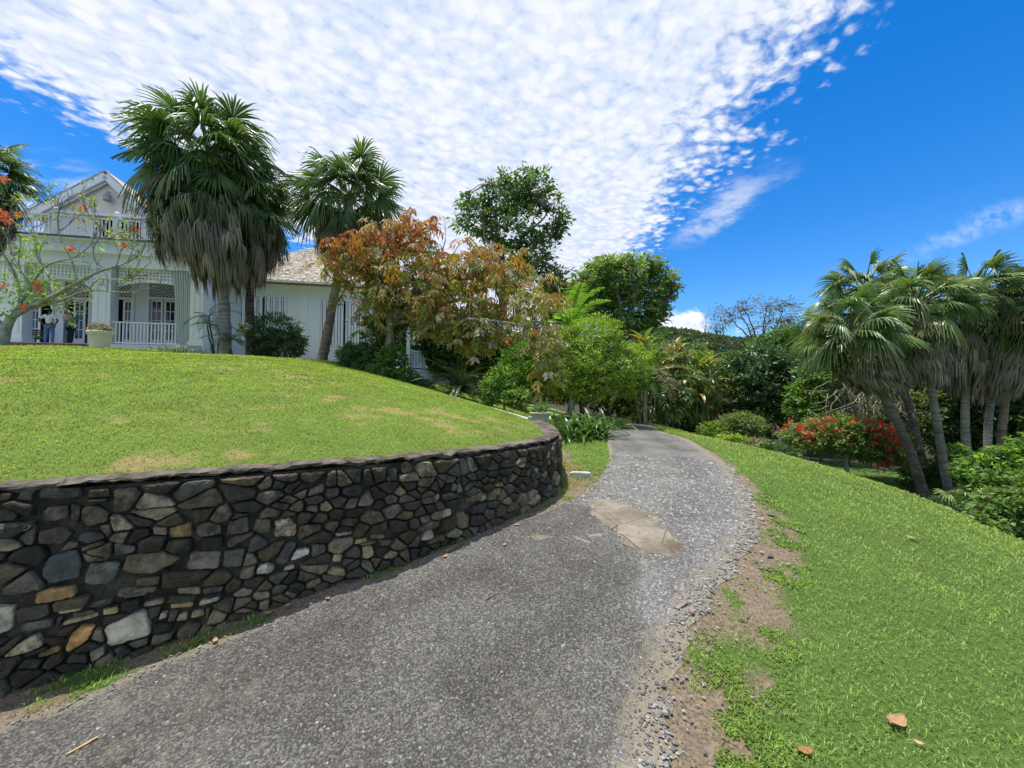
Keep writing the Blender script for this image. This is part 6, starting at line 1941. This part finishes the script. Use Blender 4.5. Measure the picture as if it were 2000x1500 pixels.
# ------------------------------------------------------------------ hill beyond
def far_hill():
    rng = R0(140)
    xs = np.linspace(-150, 520, 130); ys = np.linspace(150, 420, 60)
    X, Y = np.meshgrid(xs, ys, indexing='ij')
    A = X / np.maximum(Y, 1)
    def fz(X, Y):
        A = X / 230.
        ridge = np.interp(A, [-.7, .1, .36, .45, .58, .75, 1.0, 1.4, 2.3], [10, 28, 45, 43, 38, 42, 46, 42, 30])
        t = np.clip((Y - 150) / 100, 0, 1); t = t * t * (3 - 2 * t)
        return -3 + ridge * t + 5 * (fbm(X * .02, Y * .02, 88) - .5) * t
    o = grid_mesh('far_hill', xs, ys, fz, m=simple('hill_soil', (.03, .05, .02), .95, .1, .05, .3))
    tag(o, None, None, kind='structure')
    n = 5200
    x = rng.uniform(-60, 330, n); y = 160 + 110 * rng.rand(n) ** .8
    z = fz(x, y)
    mb = MB()
    nl = 26
    ci = np.repeat(np.arange(n), nl)
    off = unit(rng.randn(n * nl, 3)); off[:, 2] = np.abs(off[:, 2]) * .9
    r = rng.uniform(1.6, 3.6, n)
    p = np.stack([x, y, z], -1)[ci] + off * r[ci][:, None] * (.7 + .4 * rng.rand(n * nl, 1))
    base = pick(rng, n, [(.035, .07, .03), (.05, .09, .035), (.065, .10, .04), (.04, .075, .04)]) * rng.uniform(.7, 1.3, (n, 1))
    mb.kites(p, rng.randn(n * nl, 3) + off, off + rng.randn(n * nl, 3) * .4, 1.5 * rng.uniform(.7, 1.3, n * nl), 1.1, base[ci] * rng.uniform(.8, 1.2, (n * nl, 1)), bend=.05)
    f = mb.build('hill_forest', M['leaf'])
    tag(f, 'dense green forest covering the far hill', 'forest', kind='stuff')
far_hill()

# ------------------------------------------------------------------ small things
def pot():
    b = base_at(192, 18.4, U, .0)
    w = 54 / F * 18.4 / 2 * .72
    h = 37 / F * 18.4
    b[2] = P(192, 684, 18.4)[2]
    root = thing('planter_pot', 'large round white planter pot with a reddish plant at the porch corner', 'planter', b)
    m = MB()
    m.lathe([(0, 0), (w * .66, 0), (w * .70, h * .06), (w * .82, h * .5), (w * .90, h * .80), (w * .98, h * .82), (w * 1.0, h * .9), (w * 1.02, h), (w * .90, h), (w * .86, h * .88), (0, h * .86)], 32, at=b)
    m.build('pot', simple('white_stone_pot', (.66, .63, .59), .85, .2, 5, .12, 40, .2, .005), root, True, loc=b)
    lf = MB(); rng = R0(150)
    for k in range(26):
        a = rng.rand() * 6.28; q = w * .8 * math.sqrt(rng.rand())
        grow(lf, rng, b + (q * math.cos(a), q * math.sin(a), h * .85), (math.cos(a) * .5, math.sin(a) * .5, 1), .22, .01, 1, (.28, .2, .14), [], n=3)
    leaf_clusters(lf, rng, [(b + (0, 0, h * 1.12), np.array([w * 1.0, w * .9, h * .32]))], 90, 10, .1, .09, [(.16, .15, .06), (.24, .16, .10), (.30, .20, .15), (.12, .14, .05)], aspect=.5)
    lf.build('plant', M['leaf'], root, loc=b)
pot()

def small_items():
    # white garden kerb at the end of the lawn
    m = MB()
    a, b = P(952, 800, 11.6), P(1034, 822, 9.6)
    a[2], b[2] = float(U(a[:1], a[1:2])[0]), float(U(b[:1], b[1:2])[0])
    za, zb_ = a[2] + .05, b[2] + .13
    dv = unit((b - a) * (1, 1, 0)); n_ = np.array([-dv[1], dv[0], 0]) * .07
    V = []
    for q, zt in ((a, za), (b, zb_)):
        for s_ in (-1, 1):
            V += [(*(q + n_ * s_)[:2], q[2] - .4), (*(q + n_ * s_)[:2], zt)]
    m.add(V, [[0, 1, 5, 4], [2, 6, 7, 3], [1, 3, 7, 5], [0, 2, 3, 1], [4, 5, 7, 6]])
    bx = b + dv * .11
    m.box((bx[0] - .09, bx[1] - .09, bx[2] - .4), (bx[0] + .09, bx[1] + .09, zb_ + .05))
    tag(m.build('garden_kerb', simple('dirty_white', (.42, .44, .45), .8, .2, 4, .15)), 'low white kerb ending in a post at the far end of the lawn', 'kerb')
    # white planter at the wall end
    c = P(1056, 822, 9.0)
    m = MB(); hh = .15
    m.lathe([(0, -.02), (.16, -.02), (.18, .05), (.22, hh), (.25, hh + .01), (.25, hh + .045), (.20, hh + .045), (.19, hh - .02), (0, hh - .03)], 20, at=c)
    root = thing('planter_bowl', 'small whitish planter bowl standing on the far end of the stone wall', 'planter', c)
    m.build('bowl', simple('aged_white', (.42, .42, .38), .85, .2, 8, .2), root, True, loc=c)
    lf = MB(); leaf_clusters(lf, R0(151), [(c + (0, 0, .24), np.array([.2, .2, .12]))], 30, 8, .08, .09, G_MID, aspect=.4)
    lf.build('plant', M['leaf'], root, loc=c)
    # white stone slab by the drive
    g = hit(1133, 932)
    m = MB(); rng = R0(152)
    tag(rock(g + (0, 0, .03), (.145, .055, .045), (.48, .46, .43), 5, boxy=True), None, None)
    # dead leaves
    specs = [(1752, 1420, .115, (.36, .23, .13), 'big curled tan dead leaf lying on the near lawn'), (1782, 1056, .11, (.36, .25, .15), 'pale dead leaf lying on the middle of the right lawn'), (1572, 1480, .07, (.30, .16, .07), 'orange brown dead leaf near the bottom edge of the lawn'), (1385, 1068, .04, (.4, .3, .2), None),
             (1795, 1462, .04, (.5, .3, .2), 'small orange leaf scrap right of the big tan leaf')]
    for k, (u, v, L, c, lb) in enumerate(specs):
        if lb is None: continue
        g = hit(u, v); dead_leaf(g + (0, 0, .019), L, c, k * 1.3 + .4, lb, 160 + k)
    lv = [(1105, 872), (1108, 885), (1098, 866), (1113, 868), (1096, 892), (985, 1070), (523, 1206), (640, 1175), (870, 1092), (1010, 1030), (420, 1262), (560, 1190)]
    for k, (u, v) in enumerate(lv):
        near = ['red brown dead leaf lying in the corner behind the stone wall end', 'tan dead leaf lying along the foot of the stone wall'][int(k >= 5)]
        g = hit(u, v); dead_leaf(g + (0, 0, .02), .07 if k < 5 else .05, (.30, .12, .07) if k < 5 else (.42, .28, .16), k * 2.1, near, 170 + k, ['fallen leaves behind the wall end', 'fallen leaves at the wall foot'][int(k >= 5)])
    # sticks
    for (u0, v0, u1, v1, r, c, lb) in [(130, 1490, 190, 1454, .006, (.50, .34, .16), 'thin tan stick lying on the asphalt at lower left'), (948, 1180, 974, 1168, .003, (.16, .1, .06), 'thin dark twig lying on the drive'), (1232, 1047, 1251, 1057, .006, (.24, .12, .08), 'brown twig lying on the concrete patch'),
                                      (870, 1083, 905, 1066, .008, (.30, .18, .10), 'brown stick lying at the foot of the stone wall')]:
        a, b = hit(u0, v0) + (0, 0, .02), hit(u1, v1) + (0, 0, .024)
        m = MB(); m.tube(wig(R0(int(u0)), a, b, 7, .04), np.linspace(r, r * .8, 7), 6, c=c)
        tag(m.build('stick', M['bark'], smooth=True), lb, 'stick')
    for u0, v0, u1, v1, lb in [(1322, 1194, 1340, 1185, 'flat grey-pink wood chip at the drive edge, left of its neighbour'), (1350, 1194, 1352, 1206, 'small upright wood chip right of the longer one')]:
        a, b = hit(u0, v0) + (0, 0, .018), hit(u1, v1) + (0, 0, .026)
        m = MB(); m.bar(a, b, .026, .010, c=(.24, .195, .17)); d_ = unit(b - a); m.bar(b - d_ * .001, b + d_ * .012, .016, .007, c=(.22, .17, .15))
        tag(m.build('wood_chip', M['bark']), lb, 'wood chip')
    # logs under the shrub
    rng = R0(155)
    for k, (pts, r, lb) in enumerate([([(1868, 1024, 6.5), (1895, 1018, 6.45), (1930, 1022, 6.4), (1960, 1030, 6.4)], .05, 'upper of the weathered logs poking out from the right-hand shrub'), ([(1880, 1030, 6.35), (1905, 1034, 6.3), (1930, 1050, 6.2), (1960, 1070, 6.1)], .055, 'lower of the weathered logs poking out from the right-hand shrub')]):
        q = spline([P(*p) for p in pts], 16)
        m = MB(); m.tube(q, np.linspace(r * .7, r, 16), 8, c=(.26, .20, .15), jit=.2, rng=rng)
        tag(m.build('log', M['bark'], smooth=True), lb, 'log', 'logs under the right-hand shrub')

def rock(c, r, col, seed, boxy=False):
    rng = R0(seed)
    bm = bmesh.new()
    if boxy:
        bmesh.ops.create_cube(bm, size=2)
        bmesh.ops.bevel(bm, geom=bm.edges[:], offset=.18, segments=2, affect='EDGES')
        bmesh.ops.subdivide_edges(bm, edges=bm.edges[:], cuts=1)
    else:
        bmesh.ops.create_icosphere(bm, subdivisions=2, radius=1)
    for v in bm.verts:
        v.co += Vector(rng.randn(3) * .03)
        v.co = Vector((v.co.x * r[0], v.co.y * r[1], v.co.z * r[2]))
    me = bpy.data.meshes.new('stone_slab'); bm.to_mesh(me); bm.free()
    o = bpy.data.objects.new('stone_slab', me); COL.objects.link(o)
    o.location = tuple(c); o.rotation_euler = (0, 0, -.12)
    me.materials.append(simple('pale_stone', col, .85, .2, 14, .15, 60, .3, .005))
    return tag(o, 'white stone slab lying on the strip between the wall end and the drive', 'stone')

def dead_leaf(c, L, col, rot, lb, seed, group=None):
    rng = R0(seed)
    n, k = 9, 5
    t = np.linspace(0, 1, n)
    w = L * .30 * np.sin(np.pi * np.clip(t * .93 + .05, 0, 1)) ** .8
    V = []
    for i in range(n):
        for j in range(k):
            s_ = (j / (k - 1) * 2 - 1)
            V.append([(t[i] - .5) * L, s_ * w[i], .10 * L * (abs(s_) ** 1.5) + .14 * L * (2 * abs(t[i] - .5)) ** 2 + rng.randn() * .012 * L])
    V = np.array(V)
    cr, sr = math.cos(rot), math.sin(rot)
    V = np.stack([V[:, 0] * cr - V[:, 1] * sr, V[:, 0] * sr + V[:, 1] * cr, V[:, 2]], -1) + c
    q = [[i * k + j, (i + 1) * k + j, (i + 1) * k + j + 1, i * k + j + 1] for i in range(n - 1) for j in range(k - 1)]
    tag(MB().add(V, q, c=cjit(rng, len(V), col, .12)).build('dead_leaf', M['dry'], None, True, loc=c), lb, 'leaf', group)
small_items()

# ------------------------------------------------------------------ the two people on the porch
def skin_mesh(name, chains, mat_, parent, sub=1, root_at=0):
    """chains of (points, radii); chains share points by position; grown with a Skin modifier"""
    V, Rd, E = [], [], []
    def vid(p, r):
        for i, q in enumerate(V):
            if np.linalg.norm(np.array(q) - p) < 1e-5:
                return i
        V.append(tuple(p)); Rd.append(r); return len(V) - 1
    for pts, rad in chains:
        ids = [vid(np.array(p, float), r) for p, r in zip(pts, rad)]
        E += list(zip(ids[:-1], ids[1:]))
    me = bpy.data.meshes.new(name)
    me.from_pydata(V, E, [])
    o = bpy.data.objects.new(name, me); COL.objects.link(o)
    o.parent = parent
    md = o.modifiers.new('skin', 'SKIN')
    sv = me.skin_vertices[0].data
    for i, r in enumerate(Rd):
        sv[i].radius = (r, r) if np.isscalar(r) else r
        sv[i].use_root = (i == root_at)
    md.use_smooth_shade = True
    ss = o.modifiers.new('subsurf', 'SUBSURF'); ss.levels = sub; ss.render_levels = sub
    me.materials.append(mat_)
    return o

def person(label, pos, rz, shirt_c, trouser_c, arms, carry=None, stance=.11, seed=1, hair=True):
    root = thing('person', label, 'person', pos, rz)
    sm = simple('shirt', shirt_c, .9, .15, 8, .1); tm = simple('trousers', trouser_c, .9, .15, 20, .2)
    pel = (0, 0, .94)
    ch = [([pel, (0, .01, 1.10), (0, .015, 1.28), (0, .01, 1.42), (0, 0, 1.50), (0, -.01, 1.58), (0, -.02, 1.66), (0, -.01, 1.73)], [(.145, .105), (.135, .10), (.16, .11), (.13, .085), .05, .062, .082, .055])]
    for sg in (-1, 1):
        hip, kn, an, toe = (sg * .09, 0, .88), (sg * stance, -.02, .49), (sg * (stance + .01), .02, .09), (sg * (stance + .03), -.14, .035)
        ch.append(([pel, hip, kn, an, toe], [(.145, .105), .088, .060, .042, .035]))
        sh, el, wr = (sg * .175, .01, 1.415), arms[sg][0], arms[sg][1]
        ch.append(([(0, .01, 1.42), sh, el, wr], [(.13, .085), .058, .043, .030]))
        d = unit(np.array(wr) - np.array(el)); palm = np.array(wr) + d * .07
        ch.append(([wr, tuple(palm)], [.030, (.036, .018)]))
        perp = unit(np.cross(d, [0, 1, .01]))
        for f, ln in ((-1.5, .055), (-.5, .075), (.5, .082), (1.5, .07)):
            b0 = palm + perp * f * .017
            ch.append(([tuple(palm), tuple(b0 + d * .02), tuple(b0 + d * (.02 + ln * .55) + np.array([0, -.008, 0])), tuple(b0 + d * (.02 + ln) + np.array([0, -.026, 0]))], [(.036, .018), .0095, .0085, .007]))
        tb = np.array(wr) + d * .03 - perp * .03 * sg
        ch.append(([wr, tuple(tb), tuple(tb + d * .035 - perp * sg * .012)], [.030, .012, .009]))
    skin_mesh('body', ch, M['skin'], root)
    # face: nose, ears, eyes
    fm = MB()
    fm.add([(-.012, -.098, 1.63), (.012, -.098, 1.63), (0, -.122, 1.628), (0, -.095, 1.672)], t=[[0, 2, 3], [2, 1, 3], [0, 1, 2], [1, 0, 3]])
    for sg in (-1, 1):
        fm.add(np.array([(sg * .080, -.005, 1.63), (sg * .094, .012, 1.645), (sg * .092, .016, 1.675), (sg * .080, -.004, 1.682)]), [[0, 1, 2, 3]])
    fm.build('face', M['skin'], root)
    t = [([pel, (0, .01, 1.10), (0, .015, 1.28), (0, .01, 1.42), (0, .005, 1.475)], [(.158, .118), (.148, .114), (.172, .124), (.15, .10), .065])]
    for sg in (-1, 1):
        sh = np.array((sg * .175, .01, 1.415)); el = np.array(arms[sg][0])
        t.append(([(0, .01, 1.42), tuple(sh), tuple(sh + (el - sh) * .75)], [(.15, .10), .076, .066]))
    skin_mesh('shirt', t, sm, root)
    t = []
    for sg in (-1, 1):
        t.append(([pel, (sg * .09, 0, .86), (sg * stance, -.02, .49), (sg * (stance + .01), .02, .07)], [(.160, .122), .108, .080, .068]))
    skin_mesh('trousers', t, tm, root)
    for sg in (-1, 1):
        skin_mesh('shoe', [([(sg * (stance + .01), .05, .05), (sg * (stance + .02), -.05, .045), (sg * (stance + .035), -.17, .03)], [.05, .048, .036])], simple('shoe_leather', (.03, .025, .02), .5), root)
    if hair:
        hm = MB(); pr = [(0, .125), (.05, .112), (.082, .07), (.094, .01), (.088, -.04)]
        hm.lathe(pr, 16, at=(0, .012, 1.665)); hm.build('hair', simple('dark_hair', (.015, .012, .01), .7), root, True)
    return root

def place_people():
    def at(u, s):
        t = ht(u, s); w = HO + HAX * t + HNX * s
        return np.array([w[0], w[1], hz(250, 673)])
    person('person in white shirt and blue jeans with hands on hips, facing the porch', at(94, .5), HA + math.pi + .15, (.72, .74, .80), (.12, .22, .42), {1: ((.36, .10, 1.17), (.22, .02, .98)), -1: ((-.36, .10, 1.17), (-.22, .02, .98))}, stance=.12)
    p = at(136, .9)
    person('person in teal shirt and dark trousers carrying a tan bag on the porch', p, HA + math.pi - .5, (.03, .33, .42), (.02, .028, .035), {1: ((.24, .03, 1.14), (.24, -.10, .92)), -1: ((-.26, -.12, 1.24), (-.14, -.22, 1.42))}, stance=.07)
    c = p + np.array([.12, -.25, 1.38])
    m = MB()
    m.lathe([(0, -.16), (.15, -.15), (.20, -.05), (.19, .06), (.14, .13), (.06, .15), (0, .15)], 14, at=(0, 0, 0), c=(.42, .34, .24))
    m.tube([(-.10, 0, .10), (-.06, 0, .26), (.06, 0, .26), (.10, 0, .10)], [.014] * 4, 6, c=(.3, .2, .12))
    o = m.build('shoulder_bag', M['cloth'], None, True)
    o.location = tuple(c); o.rotation_euler = (0, .5, .3)
    tag(o, 'tan woven bag on the shoulder of the person in teal', 'bag')
place_people()

def bench():
    s = 1.9; t0, t1 = ht(48, s), ht(76, s); zf = hz(250, 673)
    w = HO + HAX * (t0 + t1) / 2 + HNX * s
    root = thing('porch_bench', 'dark wooden bench with a pale cushion in the shade of the porch', 'bench', (w[0], w[1], zf), HA)
    L = (t1 - t0); m = simple('dark_wood', (.045, .03, .022), .6)
    b = MB()
    for k in range(4): b.box((-L / 2, -.25 + k * .125, .40), (L / 2, -.14 + k * .125, .43))
    b.build('seat', m, root)
    b = MB()
    for k in range(4): b.box((-L / 2, .24, .52 + k * .11), (L / 2, .27, .59 + k * .11))
    b.build('backrest', m, root)
    for x in (-L / 2 + .04, L / 2 - .04):
        for y, h in ((-.2, .40), (.29, .95)):
            l_ = MB(); l_.box((x - .035, y - .035, 0), (x + .035, y + .035, h)); l_.build('leg', m, root)
    c = MB(); c.box((-L / 2 + .03, -.23, .435), (L / 2 - .03, .22, .52)); o = c.build('cushion', simple('pale_cushion', (.45, .46, .36), .9), root)
    bv = o.modifiers.new('bevel', 'BEVEL'); bv.width = .03; bv.segments = 2
bench()
